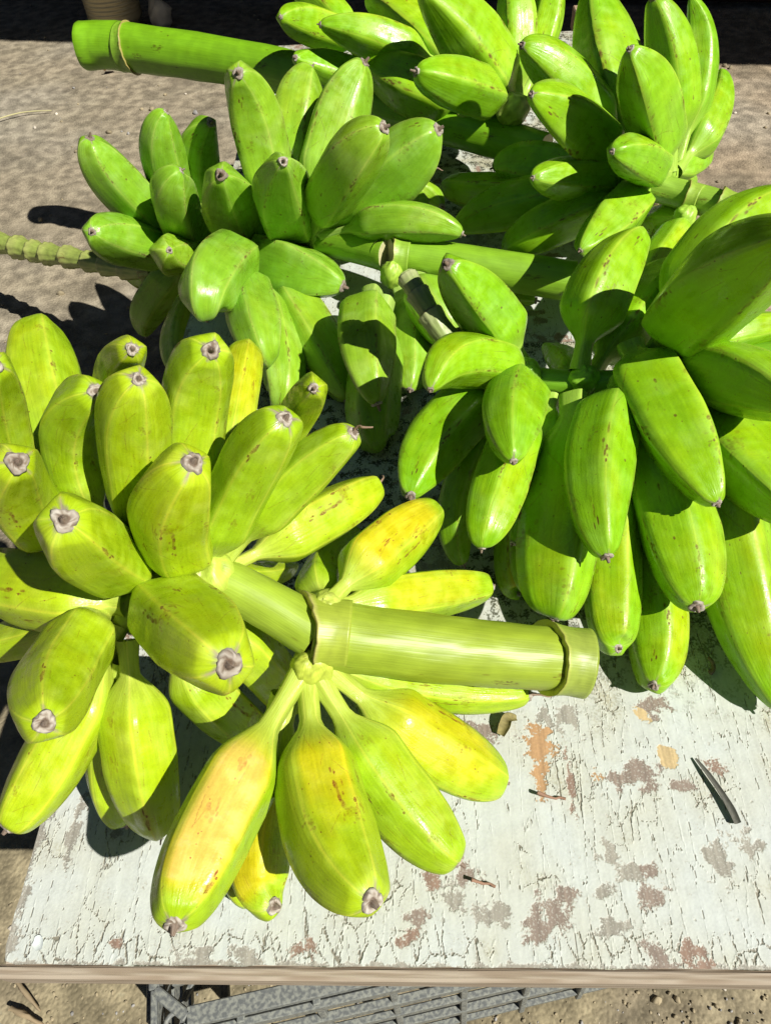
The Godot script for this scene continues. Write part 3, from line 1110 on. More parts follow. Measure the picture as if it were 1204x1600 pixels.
func make_bunches() -> void:
	style = {"green": Color(0.425, 0.625, 0.013), "pale": Color(0.52, 0.62, 0.10), "tip": 0.36, "blunt": 0.74, "nub": 0.55, "strand": 0.15, "mat": skin_waxy, "sharp": 7.5, "five": 1.00, "from": 0.55, "scar": 0.68, "bloom": 0.70, "burnt": 0.25}
	var bunch_a := thing("banana_bunch", "yellowing bunch of stout bananas nearest the front edge, thick cut stem crossing the white board", "banana bunch", Vector3(-0.113, 0.310, -0.256), "bunches of green cooking bananas")
	stalk(bunch_a, "stem", [Vector4(-0.1598, 0.4750, -0.2673, 0.0121), Vector4(-0.1154, 0.4750, -0.2704, 0.0142), Vector4(-0.0540, 0.4450, -0.2427, 0.0173), Vector4(-0.0480, 0.4430, -0.2353, 0.0173)], Color(0.30, 0.42, 0.04))
	stalk(bunch_a, "stem", [Vector4(-0.0533, 0.4440, -0.2418, 0.0222), Vector4(0.0301, 0.4200, -0.2354, 0.0225), Vector4(0.1090, 0.3980, -0.2325, 0.0214)], Color(0.29, 0.39, 0.035), 11, 0.022, 0.06)
	collar(bunch_a, "sheath_collar", Vector3(0.1011, 0.4000, -0.2336), Vector3(0.1283, 0.3940, -0.2295), 0.0258, 0.0241, Color(0.29, 0.37, 0.06), Color(0.52, 0.54, 0.12), 0.30, 0.0)
	collar(bunch_a, "node_collar", Vector3(-0.0585, 0.4450, -0.2431), Vector3(-0.0297, 0.4400, -0.2400), 0.0255, 0.0225, Color(0.33, 0.41, 0.05), Color(0.60, 0.52, 0.22), 0.35)
	cushion(bunch_a, Vector3(-0.0533, 0.4340, -0.2233), Vector3(0.015, 0.015, 0.013), 0.3, Color(0.44, 0.52, 0.07))
	cushion(bunch_a, Vector3(-0.0436, 0.4520, -0.2533), Vector3(0.014, 0.013, 0.010), 0.9, Color(0.44, 0.52, 0.09))
	cushion(bunch_a, Vector3(-0.1134, 0.4780, -0.2696), Vector3(0.017, 0.016, 0.017), 0.3, Color(0.42, 0.54, 0.07))
	cushion(bunch_a, Vector3(-0.1638, 0.4600, -0.2627), Vector3(0.018, 0.018, 0.018), 0.3, Color(0.36, 0.50, 0.06))
	fruit(bunch_a, Vector3(-0.1975, 0.5160, -0.3189), Vector3(-0.2227, 0.5381, -0.3938), Vector3(-0.2353, 0.5471, -0.4485), 0.0226, 0.22, 0.06)
	fruit(bunch_a, Vector3(-0.2267, 0.5118, -0.3148), Vector3(-0.2124, 0.5789, -0.3188), Vector3(-0.1857, 0.6321, -0.2963), 0.0141, 0.18, 0.06)
	fruit(bunch_a, Vector3(-0.1807, 0.4968, -0.3013), Vector3(-0.1815, 0.5544, -0.3218), Vector3(-0.1480, 0.6013, -0.3067), 0.0181, 0.12, 0.06)
	fruit(bunch_a, Vector3(-0.1734, 0.5221, -0.3327), Vector3(-0.1516, 0.5785, -0.3393), Vector3(-0.1204, 0.6283, -0.3053), 0.0135, 0.24, 0.06)
	fruit(bunch_a, Vector3(-0.1494, 0.4900, -0.2829), Vector3(-0.1367, 0.5717, -0.2948), Vector3(-0.1154, 0.6249, -0.2858), 0.0199, 0.20, 0.06)
	fruit(bunch_a, Vector3(-0.1272, 0.4955, -0.2969), Vector3(-0.1060, 0.5676, -0.3295), Vector3(-0.0856, 0.6125, -0.3199), 0.0199, 0.20, 0.06)
	fruit(bunch_a, Vector3(-0.1031, 0.5096, -0.3146), Vector3(-0.0936, 0.5214, -0.3977), Vector3(-0.0932, 0.5129, -0.4483), 0.0142, 0.45, 0.06)
	fruit(bunch_a, Vector3(-0.0811, 0.5068, -0.3147), Vector3(-0.0459, 0.5671, -0.3151), Vector3(-0.0307, 0.6149, -0.2802), 0.0111, 0.20, 0.06)
	fruit(bunch_a, Vector3(-0.1147, 0.4797, -0.2745), Vector3(-0.0776, 0.5476, -0.2863), Vector3(-0.0476, 0.5961, -0.2808), 0.0187, 0.16, 0.06)
	fruit(bunch_a, Vector3(-0.1087, 0.4756, -0.2743), Vector3(-0.0557, 0.5239, -0.2983), Vector3(-0.0142, 0.5628, -0.2997), 0.0171, 0.09, 0.15)
	fruit(bunch_a, Vector3(-0.1061, 0.4756, -0.2731), Vector3(-0.0476, 0.4618, -0.3181), Vector3(-0.0041, 0.4485, -0.3585), 0.0199, 0.12, 0.15)
	fruit(bunch_a, Vector3(-0.1076, 0.4734, -0.2707), Vector3(-0.0905, 0.4169, -0.3083), Vector3(-0.0773, 0.3677, -0.3492), 0.0098, 0.06, 0.06)
	fruit(bunch_a, Vector3(-0.1246, 0.4800, -0.2727), Vector3(-0.1160, 0.5501, -0.2599), Vector3(-0.0887, 0.6073, -0.2436), 0.0221, 0.12, 0.06)
	fruit(bunch_a, Vector3(-0.1536, 0.4776, -0.2722), Vector3(-0.1602, 0.5389, -0.2493), Vector3(-0.1480, 0.5999, -0.2206), 0.0222, 0.12, 0.06)
	fruit(bunch_a, Vector3(-0.2049, 0.4904, -0.2880), Vector3(-0.2054, 0.5539, -0.2797), Vector3(-0.1737, 0.6081, -0.2520), 0.0186, 0.14, 0.06)
	fruit(bunch_a, Vector3(-0.1648, 0.4732, -0.2569), Vector3(-0.2291, 0.4645, -0.2757), Vector3(-0.2942, 0.4392, -0.3141), 0.0254, 0.20, 0.06)
	fruit(bunch_a, Vector3(-0.1733, 0.4612, -0.2604), Vector3(-0.2515, 0.4183, -0.2706), Vector3(-0.3005, 0.4018, -0.2738), 0.0156, 0.16, 0.06)
	fruit(bunch_a, Vector3(-0.1812, 0.4678, -0.2595), Vector3(-0.1847, 0.4967, -0.1966), Vector3(-0.1641, 0.5417, -0.1483), 0.0229, 0.16, 0.06)
	fruit(bunch_a, Vector3(-0.1740, 0.4599, -0.2495), Vector3(-0.2122, 0.4221, -0.1883), Vector3(-0.2426, 0.4036, -0.1463), 0.0209, 0.18, 0.13)
	fruit(bunch_a, Vector3(-0.1676, 0.4560, -0.2396), Vector3(-0.1672, 0.4087, -0.1878), Vector3(-0.1654, 0.3564, -0.1526), 0.0227, 0.14, 0.13)
	fruit(bunch_a, Vector3(-0.1751, 0.4425, -0.2340), Vector3(-0.2009, 0.3693, -0.1968), Vector3(-0.2011, 0.3238, -0.1691), 0.0162, 0.12, 0.06)
	fruit(bunch_a, Vector3(-0.1504, 0.4700, -0.2624), Vector3(-0.1119, 0.5112, -0.2099), Vector3(-0.0764, 0.5581, -0.1622), 0.0251, 0.12, 0.06)
	fruit(bunch_a, Vector3(-0.1467, 0.4516, -0.2402), Vector3(-0.1280, 0.3858, -0.2252), Vector3(-0.0974, 0.3286, -0.2156), 0.0194, 0.12, 0.15)
	fruit(bunch_a, Vector3(-0.1158, 0.4580, -0.2524), Vector3(-0.0928, 0.3892, -0.2472), Vector3(-0.0814, 0.3276, -0.2450), 0.0185, 0.12, 0.06)
	fruit(bunch_a, Vector3(-0.0615, 0.4334, -0.2198), Vector3(-0.1088, 0.4308, -0.1338), Vector3(-0.1233, 0.4417, -0.0794), 0.0242, 1.00, 0.15)
	fruit(bunch_a, Vector3(-0.0580, 0.4291, -0.2189), Vector3(-0.0472, 0.4301, -0.1346), Vector3(-0.0213, 0.4579, -0.0799), 0.0250, 0.90, 0.15)
	fruit(bunch_a, Vector3(-0.0510, 0.4289, -0.2176), Vector3(-0.0094, 0.3986, -0.1540), Vector3(0.0278, 0.3838, -0.1122), 0.0233, 0.20, 0.15)
	fruit(bunch_a, Vector3(-0.0436, 0.4293, -0.2212), Vector3(0.0147, 0.3812, -0.1882), Vector3(0.0669, 0.3458, -0.1700), 0.0242, 0.60, 0.15)
	fruit(bunch_a, Vector3(-0.0688, 0.4250, -0.2134), Vector3(-0.0916, 0.3847, -0.1309), Vector3(-0.0816, 0.3864, -0.0961), 0.0188, 0.75, 0.06)
	fruit(bunch_a, Vector3(-0.0757, 0.4200, -0.2120), Vector3(-0.1102, 0.3511, -0.1451), Vector3(-0.1054, 0.3274, -0.1132), 0.0169, 0.12, 0.06)
	fruit(bunch_a, Vector3(-0.0418, 0.4262, -0.2263), Vector3(0.0247, 0.3834, -0.2230), Vector3(0.0917, 0.3683, -0.2220), 0.0146, 0.20, 0.06)
	fruit(bunch_a, Vector3(-0.0422, 0.4565, -0.2537), Vector3(-0.0019, 0.4464, -0.3030), Vector3(0.0392, 0.4237, -0.3505), 0.0217, 0.68, 0.15)
	fruit(bunch_a, Vector3(-0.0444, 0.4555, -0.2569), Vector3(-0.0485, 0.4161, -0.3094), Vector3(-0.0230, 0.3848, -0.3662), 0.0154, 0.14, 0.06)
	fruit(bunch_a, Vector3(-0.0387, 0.4504, -0.2547), Vector3(0.0193, 0.4131, -0.2814), Vector3(0.0746, 0.3869, -0.3025), 0.0182, 0.48, 0.06)
	style = {"green": Color(0.285, 0.54, 0.03), "pale": Color(0.42, 0.58, 0.14), "tip": 0.22, "blunt": 0.92, "nub": 0.90, "strand": 0.12, "mat": skin_green, "sharp": 11.0, "five": 0.75, "from": 0.46, "scar": 0.85, "bloom": 1.00, "burnt": 0.60}
	var bunch_b := thing("banana_bunch", "green banana bunch overhanging the board's left side, its scarred bare tail over the ground", "banana bunch", Vector3(-0.118, 0.310, -0.846), "bunches of green cooking bananas")
	stalk(bunch_b, "stem", [Vector4(-0.3160, 0.2350, -1.0051, 0.0145), Vector4(-0.2224, 0.2700, -0.9708, 0.0185), Vector4(-0.0632, 0.3550, -0.8519, 0.0185), Vector4(0.0289, 0.3860, -0.7601, 0.0205)], Color(0.22, 0.42, 0.025))
	stalk(bunch_b, "stem", [Vector4(0.0258, 0.3880, -0.7560, 0.0209), Vector4(0.0506, 0.3850, -0.7560, 0.0212), Vector4(0.2275, 0.3720, -0.7011, 0.0220)], Color(0.22, 0.42, 0.025))
	collar(bunch_b, "node_collar", Vector3(0.0273, 0.3880, -0.7558), Vector3(0.0502, 0.3860, -0.7506), 0.0248, 0.0218, Color(0.25, 0.42, 0.04), Color(0.55, 0.48, 0.18), 0.25)
	cushion(bunch_b, Vector3(0.0281, 0.3780, -0.7315), Vector3(0.013, 0.017, 0.012), 0.3, Color(0.34, 0.52, 0.06))
	cushion(bunch_b, Vector3(-0.0540, 0.3650, -0.8382), Vector3(0.016, 0.014, 0.015), 0.3, Color(0.36, 0.54, 0.07))
	cushion(bunch_b, Vector3(-0.2259, 0.2750, -0.9716), Vector3(0.030, 0.026, 0.026), 0.3, Color(0.30, 0.42, 0.10))
	tail(bunch_b, "rachis_tail", [Vector4(-0.3210, 0.2350, -1.0058, 0.0145), Vector4(-0.3810, 0.2200, -1.0459, 0.0150), Vector4(-0.4736, 0.2000, -1.1193, 0.0169), Vector4(-0.5603, 0.1800, -1.1830, 0.0182), Vector4(-0.6511, 0.1650, -1.2492, 0.0195), Vector4(-0.7611, 0.1500, -1.3205, 0.0203)], 11, Color(0.30, 0.38, 0.09), 10)
	fruit(bunch_b, Vector3(-0.2474, 0.2837, -0.9770), Vector3(-0.3037, 0.4110, -0.9308), Vector3(-0.3137, 0.4740, -0.9157), 0.0307, 0.12, 0.06)
	fruit(bunch_b, Vector3(-0.2454, 0.2965, -0.9891), Vector3(-0.2439, 0.4284, -0.9525), Vector3(-0.2235, 0.4855, -0.9433), 0.0275, 0.10, 0.06)
	fruit(bunch_b, Vector3(-0.2148, 0.3111, -0.9936), Vector3(-0.2066, 0.4071, -0.9912), Vector3(-0.1773, 0.4604, -0.9626), 0.0279, 0.10, 0.06)
	fruit(bunch_b, Vector3(-0.2408, 0.2883, -0.9686), Vector3(-0.2298, 0.4045, -0.8888), Vector3(-0.2053, 0.4512, -0.8647), 0.0292, 0.12, 0.06)
	fruit(bunch_b, Vector3(-0.1470, 0.3130, -0.9229), Vector3(-0.1583, 0.4008, -0.8754), Vector3(-0.1505, 0.4693, -0.8091), 0.0346, 0.12, 0.06)
	fruit(bunch_b, Vector3(-0.1099, 0.3519, -0.9145), Vector3(-0.1201, 0.4693, -0.9352), Vector3(-0.1241, 0.5368, -0.8992), 0.0324, 0.20, 0.06)
	fruit(bunch_b, Vector3(-0.0933, 0.3785, -0.9198), Vector3(-0.0709, 0.4514, -1.0057), Vector3(-0.0493, 0.4855, -1.0439), 0.0280, 0.15, 0.06)
	fruit(bunch_b, Vector3(-0.0852, 0.3437, -0.8709), Vector3(-0.0904, 0.4327, -0.8247), Vector3(-0.0757, 0.5018, -0.7599), 0.0354, 0.20, 0.06)
	fruit(bunch_b, Vector3(-0.0651, 0.3720, -0.8724), Vector3(-0.0166, 0.4634, -0.9485), Vector3(0.0177, 0.5113, -0.9729), 0.0337, 0.20, 0.06)
	fruit(bunch_b, Vector3(-0.0609, 0.3736, -0.8466), Vector3(-0.0111, 0.4821, -0.7819), Vector3(0.0289, 0.5325, -0.7484), 0.0306, 0.20, 0.06)
	fruit(bunch_b, Vector3(-0.0490, 0.3739, -0.8371), Vector3(0.0414, 0.4637, -0.8112), Vector3(0.0869, 0.5063, -0.7940), 0.0298, 0.25, 0.06)
	fruit(bunch_b, Vector3(-0.0455, 0.3699, -0.8433), Vector3(0.0407, 0.4201, -0.8585), Vector3(0.0873, 0.4381, -0.8505), 0.0260, 0.20, 0.06)
	fruit(bunch_b, Vector3(-0.0380, 0.3646, -0.8513), Vector3(0.0552, 0.3719, -0.9176), Vector3(0.1021, 0.3656, -0.8899), 0.0248, 0.20, 0.06)
	fruit(bunch_b, Vector3(-0.0377, 0.3698, -0.8379), Vector3(0.0434, 0.3808, -0.8633), Vector3(0.0828, 0.3859, -0.8757), 0.0214, 0.15, 0.06)
	fruit(bunch_b, Vector3(-0.0489, 0.3756, -0.8268), Vector3(0.0439, 0.4198, -0.7690), Vector3(0.1075, 0.4176, -0.7383), 0.0229, 0.15, 0.15)
	fruit(bunch_b, Vector3(-0.2498, 0.2741, -0.9764), Vector3(-0.3090, 0.3597, -0.8853), Vector3(-0.3234, 0.3994, -0.8375), 0.0303, 0.12, 0.06)
	fruit(bunch_b, Vector3(-0.2131, 0.2861, -0.9601), Vector3(-0.2441, 0.3433, -0.8688), Vector3(-0.2351, 0.3763, -0.8226), 0.0263, 0.12, 0.06)
	fruit(bunch_b, Vector3(-0.1507, 0.3280, -0.8833), Vector3(-0.1634, 0.4086, -0.7050), Vector3(-0.1701, 0.3973, -0.6514), 0.0337, 0.12, 0.06)
	fruit(bunch_b, Vector3(-0.1603, 0.3097, -0.9144), Vector3(-0.0861, 0.3476, -0.8045), Vector3(-0.0279, 0.3552, -0.7505), 0.0329, 0.15, 0.06)
	fruit(bunch_b, Vector3(-0.1602, 0.3171, -0.8647), Vector3(-0.1230, 0.3802, -0.6597), Vector3(-0.1104, 0.3635, -0.6153), 0.0280, 0.12, 0.06)
	fruit(bunch_b, Vector3(-0.2541, 0.2619, -0.9881), Vector3(-0.3314, 0.1936, -0.9930), Vector3(-0.3634, 0.1280, -0.9952), 0.0287, 0.10, 0.06)
	fruit(bunch_b, Vector3(-0.2201, 0.2520, -0.9496), Vector3(-0.2532, 0.2359, -0.8485), Vector3(-0.2506, 0.2296, -0.7620), 0.0318, 0.12, 0.06)
	fruit(bunch_b, Vector3(-0.1356, 0.3280, -0.8301), Vector3(-0.0993, 0.3452, -0.6414), Vector3(-0.1088, 0.3127, -0.5963), 0.0250, 0.10, 0.06)
	fruit(bunch_b, Vector3(-0.1170, 0.3196, -0.8405), Vector3(-0.0587, 0.3330, -0.6681), Vector3(-0.0294, 0.3233, -0.5908), 0.0287, 0.10, 0.06)
	fruit(bunch_b, Vector3(0.0048, 0.3656, -0.7159), Vector3(-0.0056, 0.3948, -0.5841), Vector3(0.0007, 0.3820, -0.5169), 0.0284, 0.10, 0.06)
	fruit(bunch_b, Vector3(0.0167, 0.3754, -0.6882), Vector3(-0.0043, 0.3429, -0.5617), Vector3(-0.0001, 0.3183, -0.5214), 0.0262, 0.10, 0.06)
	fruit(bunch_b, Vector3(0.0390, 0.3620, -0.7290), Vector3(0.0413, 0.3369, -0.6565), Vector3(0.0362, 0.3246, -0.5970), 0.0227, 0.15, 0.06)
	fruit(bunch_b, Vector3(0.0550, 0.3721, -0.7243), Vector3(0.0764, 0.3691, -0.6548), Vector3(0.1106, 0.3087, -0.6605), 0.0289, 0.10, 0.06)
	fruit(bunch_b, Vector3(0.0484, 0.3657, -0.7348), Vector3(0.1221, 0.3490, -0.7306), Vector3(0.1938, 0.3382, -0.7179), 0.0171, 0.20, 0.06)
	fruit(bunch_b, Vector3(-0.2417, 0.2729, -0.9856), Vector3(-0.2955, 0.3060, -1.0411), Vector3(-0.3492, 0.3315, -1.1039), 0.0273, 0.10, 0.06)
	fruit(bunch_b, Vector3(-0.2220, 0.2807, -0.9952), Vector3(-0.2636, 0.3033, -1.0874), Vector3(-0.2956, 0.3486, -1.1502), 0.0280, 0.10, 0.06)
	fruit(bunch_b, Vector3(-0.2111, 0.2896, -0.9461), Vector3(-0.2525, 0.3427, -0.9603), Vector3(-0.3112, 0.3365, -1.0505), 0.0305, 0.10, 0.06)
	fruit(bunch_b, Vector3(-0.1841, 0.3076, -0.9370), Vector3(-0.2093, 0.3365, -0.9991), Vector3(-0.2475, 0.3378, -1.1102), 0.0314, 0.10, 0.06)
	fruit(bunch_b, Vector3(-0.2477, 0.2478, -0.9843), Vector3(-0.3299, 0.1973, -1.0651), Vector3(-0.3998, 0.1767, -1.1063), 0.0328, 0.10, 0.06)
	style = {"green": Color(0.27, 0.56, 0.011), "pale": Color(0.42, 0.62, 0.10), "tip": 0.20, "blunt": 0.88, "nub": 0.70, "strand": 0.10, "mat": skin_green, "sharp": 9.0, "five": 0.85, "from": 0.46, "scar": 0.75, "bloom": 0.50, "burnt": 0.70}
	var bunch_c := thing("banana_bunch", "large bright green banana bunch on the right with thin stem between its hands", "banana bunch", Vector3(0.180, 0.310, -0.407), "bunches of green cooking bananas")
	tail(bunch_c, "rachis_tail", [Vector4(0.0844, 0.4450, -0.5057, 0.0105), Vector4(0.0621, 0.4650, -0.5073, 0.0119), Vector4(0.0508, 0.4780, -0.5195, 0.0113), Vector4(0.0415, 0.4880, -0.5355, 0.0108), Vector4(0.0333, 0.4950, -0.5523, 0.0098)], 4, Color(0.30, 0.38, 0.14), 12, 0.20)
	stalk(bunch_c, "stem", [Vector4(0.1003, 0.4300, -0.5135, 0.0102), Vector4(0.1344, 0.4300, -0.4820, 0.0105), Vector4(0.2055, 0.4350, -0.4613, 0.0118), Vector4(0.2697, 0.4400, -0.4641, 0.0161), Vector4(0.3735, 0.4400, -0.4681, 0.0188)], Color(0.17, 0.38, 0.02), 14, 0.04)
	cushion(bunch_c, Vector3(0.1285, 0.4400, -0.4793), Vector3(0.013, 0.012, 0.012), 0.2, Color(0.25, 0.50, 0.04))
	cushion(bunch_c, Vector3(0.1745, 0.4400, -0.4657), Vector3(0.013, 0.012, 0.012), 0.2, Color(0.25, 0.50, 0.04))
	cushion(bunch_c, Vector3(0.2214, 0.4450, -0.4680), Vector3(0.013, 0.012, 0.012), 0.2, Color(0.25, 0.50, 0.04))
	cushion(bunch_c, Vector3(0.2556, 0.4500, -0.4620), Vector3(0.013, 0.012, 0.012), 0.2, Color(0.25, 0.50, 0.04))
	fruit(bunch_c, Vector3(0.1380, 0.4283, -0.4852), Vector3(0.0954, 0.4851, -0.5127), Vector3(0.0619, 0.5359, -0.5014), 0.0239, 0.20, 0.15)
	fruit(bunch_c, Vector3(0.1340, 0.4323, -0.4811), Vector3(0.0720, 0.4759, -0.4608), Vector3(0.0403, 0.4873, -0.4138), 0.0219, 0.20, 0.06)
	fruit(bunch_c, Vector3(0.1284, 0.4321, -0.4803), Vector3(0.1012, 0.4627, -0.4088), Vector3(0.0917, 0.4765, -0.3456), 0.0230, 0.15, 0.06)
	fruit(bunch_c, Vector3(0.1142, 0.4252, -0.4916), Vector3(0.0483, 0.4159, -0.4259), Vector3(0.0204, 0.4171, -0.3713), 0.0255, 0.20, 0.06)
	fruit(bunch_c, Vector3(0.1121, 0.4179, -0.4751), Vector3(0.0675, 0.3634, -0.4089), Vector3(0.0639, 0.3290, -0.3633), 0.0195, 0.20, 0.06)
	fruit(bunch_c, Vector3(0.1300, 0.4309, -0.4587), Vector3(0.0845, 0.4309, -0.3570), Vector3(0.0676, 0.4216, -0.3133), 0.0208, 0.30, 0.06)
	fruit(bunch_c, Vector3(0.1484, 0.4233, -0.4650), Vector3(0.1251, 0.4053, -0.3952), Vector3(0.0960, 0.3941, -0.3349), 0.0203, 0.15, 0.06)
	fruit(bunch_c, Vector3(0.1165, 0.3920, -0.4227), Vector3(0.1052, 0.3327, -0.3587), Vector3(0.1074, 0.3219, -0.3342), 0.0160, 0.60, 0.06)
	fruit(bunch_c, Vector3(0.1387, 0.3991, -0.4286), Vector3(0.1122, 0.3607, -0.3514), Vector3(0.1194, 0.3317, -0.3281), 0.0153, 0.20, 0.06)
	fruit(bunch_c, Vector3(0.1647, 0.4364, -0.4486), Vector3(0.1291, 0.4067, -0.3163), Vector3(0.1143, 0.3922, -0.2673), 0.0248, 0.25, 0.06)
	fruit(bunch_c, Vector3(0.2019, 0.4425, -0.4532), Vector3(0.1577, 0.4506, -0.3574), Vector3(0.1478, 0.4421, -0.2829), 0.0259, 0.20, 0.06)
	fruit(bunch_c, Vector3(0.1942, 0.4142, -0.4228), Vector3(0.1676, 0.3750, -0.2993), Vector3(0.1622, 0.3683, -0.2523), 0.0230, 0.35, 0.06)
	fruit(bunch_c, Vector3(0.2141, 0.4564, -0.4798), Vector3(0.2182, 0.4594, -0.3852), Vector3(0.2270, 0.4580, -0.3088), 0.0268, 0.15, 0.06)
	fruit(bunch_c, Vector3(0.2135, 0.4398, -0.4548), Vector3(0.2164, 0.4074, -0.3253), Vector3(0.2141, 0.4001, -0.2630), 0.0284, 0.25, 0.06)
	fruit(bunch_c, Vector3(0.2150, 0.3800, -0.3939), Vector3(0.2074, 0.3367, -0.2901), Vector3(0.1899, 0.3367, -0.2352), 0.0260, 0.35, 0.06)
	fruit(bunch_c, Vector3(0.2734, 0.4184, -0.4247), Vector3(0.2708, 0.3599, -0.2995), Vector3(0.2816, 0.3300, -0.2112), 0.0295, 0.30, 0.06)
	fruit(bunch_c, Vector3(0.2485, 0.4327, -0.4589), Vector3(0.2782, 0.4325, -0.3711), Vector3(0.2877, 0.4484, -0.2923), 0.0289, 0.20, 0.06)
	fruit(bunch_c, Vector3(0.2391, 0.4411, -0.4706), Vector3(0.2679, 0.4803, -0.4057), Vector3(0.2739, 0.5207, -0.3279), 0.0281, 0.12, 0.06)
	fruit(bunch_c, Vector3(0.2417, 0.4534, -0.4801), Vector3(0.2491, 0.5462, -0.4370), Vector3(0.2530, 0.6188, -0.3771), 0.0341, 0.15, 0.06)
	fruit(bunch_c, Vector3(0.2452, 0.4580, -0.4866), Vector3(0.3108, 0.5007, -0.5581), Vector3(0.3903, 0.5118, -0.5947), 0.0322, 0.20, 0.06)
	fruit(bunch_c, Vector3(0.2471, 0.4543, -0.4725), Vector3(0.3012, 0.4633, -0.4829), Vector3(0.3750, 0.4510, -0.5012), 0.0154, 0.20, 0.06)
	fruit(bunch_c, Vector3(0.1724, 0.4436, -0.4731), Vector3(0.1957, 0.4856, -0.5240), Vector3(0.2413, 0.5029, -0.5735), 0.0290, 0.12, 0.15)
	fruit(bunch_c, Vector3(0.1822, 0.4304, -0.4734), Vector3(0.2340, 0.4412, -0.5417), Vector3(0.2883, 0.4621, -0.5903), 0.0294, 0.10, 0.15)
	fruit(bunch_c, Vector3(0.1730, 0.4309, -0.4698), Vector3(0.1768, 0.4025, -0.5332), Vector3(0.1737, 0.3746, -0.5924), 0.0156, 0.20, 0.06)
	fruit(bunch_c, Vector3(0.2740, 0.4054, -0.4152), Vector3(0.3169, 0.3526, -0.3676), Vector3(0.3568, 0.3172, -0.3322), 0.0244, 0.20, 0.06)
	style = {"green": Color(0.28, 0.58, 0.014), "pale": Color(0.45, 0.65, 0.10), "tip": 0.18, "blunt": 0.90, "nub": 0.90, "strand": 0.00, "mat": skin_green, "sharp": 9.0, "five": 0.80, "from": 0.46, "scar": 0.75, "bloom": 0.60, "burnt": 0.70}
	var bunch_d := thing("banana_bunch", "green banana bunch at back right with thin ribbed stem reaching past the board", "banana bunch", Vector3(0.284, 0.310, -0.799), "bunches of green cooking bananas")
	stalk(bunch_d, "stem", [Vector4(0.2592, 0.4200, -0.8596, 0.0138), Vector4(0.3077, 0.4400, -0.7742, 0.0141), Vector4(0.3415, 0.4400, -0.7467, 0.0145), Vector4(0.3813, 0.4400, -0.7126, 0.0148), Vector4(0.4129, 0.4400, -0.6812, 0.0150)], Color(0.26, 0.44, 0.05), 16, 0.07)
	collar(bunch_d, "bract_scar", Vector3(0.3713, 0.4420, -0.7183), Vector3(0.3846, 0.4420, -0.7046), 0.0185, 0.0153, Color(0.30, 0.45, 0.06), Color(0.34, 0.22, 0.10), 0.3)
	collar(bunch_d, "bract_scar", Vector3(0.3434, 0.4410, -0.7404), Vector3(0.3575, 0.4410, -0.7288), 0.0171, 0.0149, Color(0.30, 0.45, 0.06), Color(0.42, 0.28, 0.13), 0.4)
	cushion(bunch_d, Vector3(0.3357, 0.4500, -0.7770), Vector3(0.012, 0.012, 0.012), 0.2, Color(0.36, 0.58, 0.07))
	cushion(bunch_d, Vector3(0.3421, 0.4300, -0.7184), Vector3(0.012, 0.012, 0.012), 0.2, Color(0.36, 0.58, 0.07))
	cushion(bunch_d, Vector3(0.2993, 0.4500, -0.8170), Vector3(0.012, 0.012, 0.012), 0.2, Color(0.36, 0.58, 0.07))
	cushion(bunch_d, Vector3(0.3022, 0.4450, -0.7583), Vector3(0.012, 0.012, 0.012), 0.2, Color(0.36, 0.58, 0.07))
	fruit(bunch_d, Vector3(0.3272, 0.4548, -0.7687), Vector3(0.2861, 0.5416, -0.7432), Vector3(0.2502, 0.5944, -0.7246), 0.0254, 0.25, 0.06)
	fruit(bunch_d, Vector3(0.3108, 0.4512, -0.8202), Vector3(0.2890, 0.5181, -0.9128), Vector3(0.2764, 0.5785, -0.9642), 0.0305, 0.25, 0.13)
	fruit(bunch_d, Vector3(0.3359, 0.4522, -0.7725), Vector3(0.3264, 0.5384, -0.8056), Vector3(0.2948, 0.6054, -0.8139), 0.0275, 0.25, 0.13)
	fruit(bunch_d, Vector3(0.3452, 0.4506, -0.7786), Vector3(0.3731, 0.5277, -0.8508), Vector3(0.3572, 0.5827, -0.8778), 0.0206, 0.25, 0.13)
	fruit(bunch_d, Vector3(0.3434, 0.4512, -0.7733), Vector3(0.3961, 0.4745, -0.8401), Vector3(0.4172, 0.5051, -0.8904), 0.0237, 0.25, 0.13)
	fruit(bunch_d, Vector3(0.3376, 0.4516, -0.7706), Vector3(0.3836, 0.4362, -0.8199), Vector3(0.4214, 0.4245, -0.8718), 0.0146, 0.25, 0.06)
	fruit(bunch_d, Vector3(0.2997, 0.4554, -0.8363), Vector3(0.2316, 0.5233, -0.8528), Vector3(0.1771, 0.5624, -0.8435), 0.0269, 0.25, 0.06)
	fruit(bunch_d, Vector3(0.2965, 0.4491, -0.8194), Vector3(0.2250, 0.5103, -0.7830), Vector3(0.1712, 0.5512, -0.7520), 0.0278, 0.22, 0.06)
	fruit(bunch_d, Vector3(0.3261, 0.4527, -0.7632), Vector3(0.2719, 0.5007, -0.7117), Vector3(0.2361, 0.5245, -0.6801), 0.0220, 0.28, 0.06)
	fruit(bunch_d, Vector3(0.2969, 0.4349, -0.7961), Vector3(0.2281, 0.4571, -0.7673), Vector3(0.1768, 0.4773, -0.7337), 0.0234, 0.20, 0.06)
	fruit(bunch_d, Vector3(0.2988, 0.4314, -0.7740), Vector3(0.2094, 0.4055, -0.7629), Vector3(0.1648, 0.3703, -0.7744), 0.0267, 0.22, 0.06)
	fruit(bunch_d, Vector3(0.3101, 0.4372, -0.7681), Vector3(0.2612, 0.4371, -0.7088), Vector3(0.2129, 0.4409, -0.6526), 0.0248, 0.22, 0.06)
	fruit(bunch_d, Vector3(0.3472, 0.4268, -0.7208), Vector3(0.3046, 0.4238, -0.6674), Vector3(0.2654, 0.4256, -0.6156), 0.0164, 0.30, 0.06)
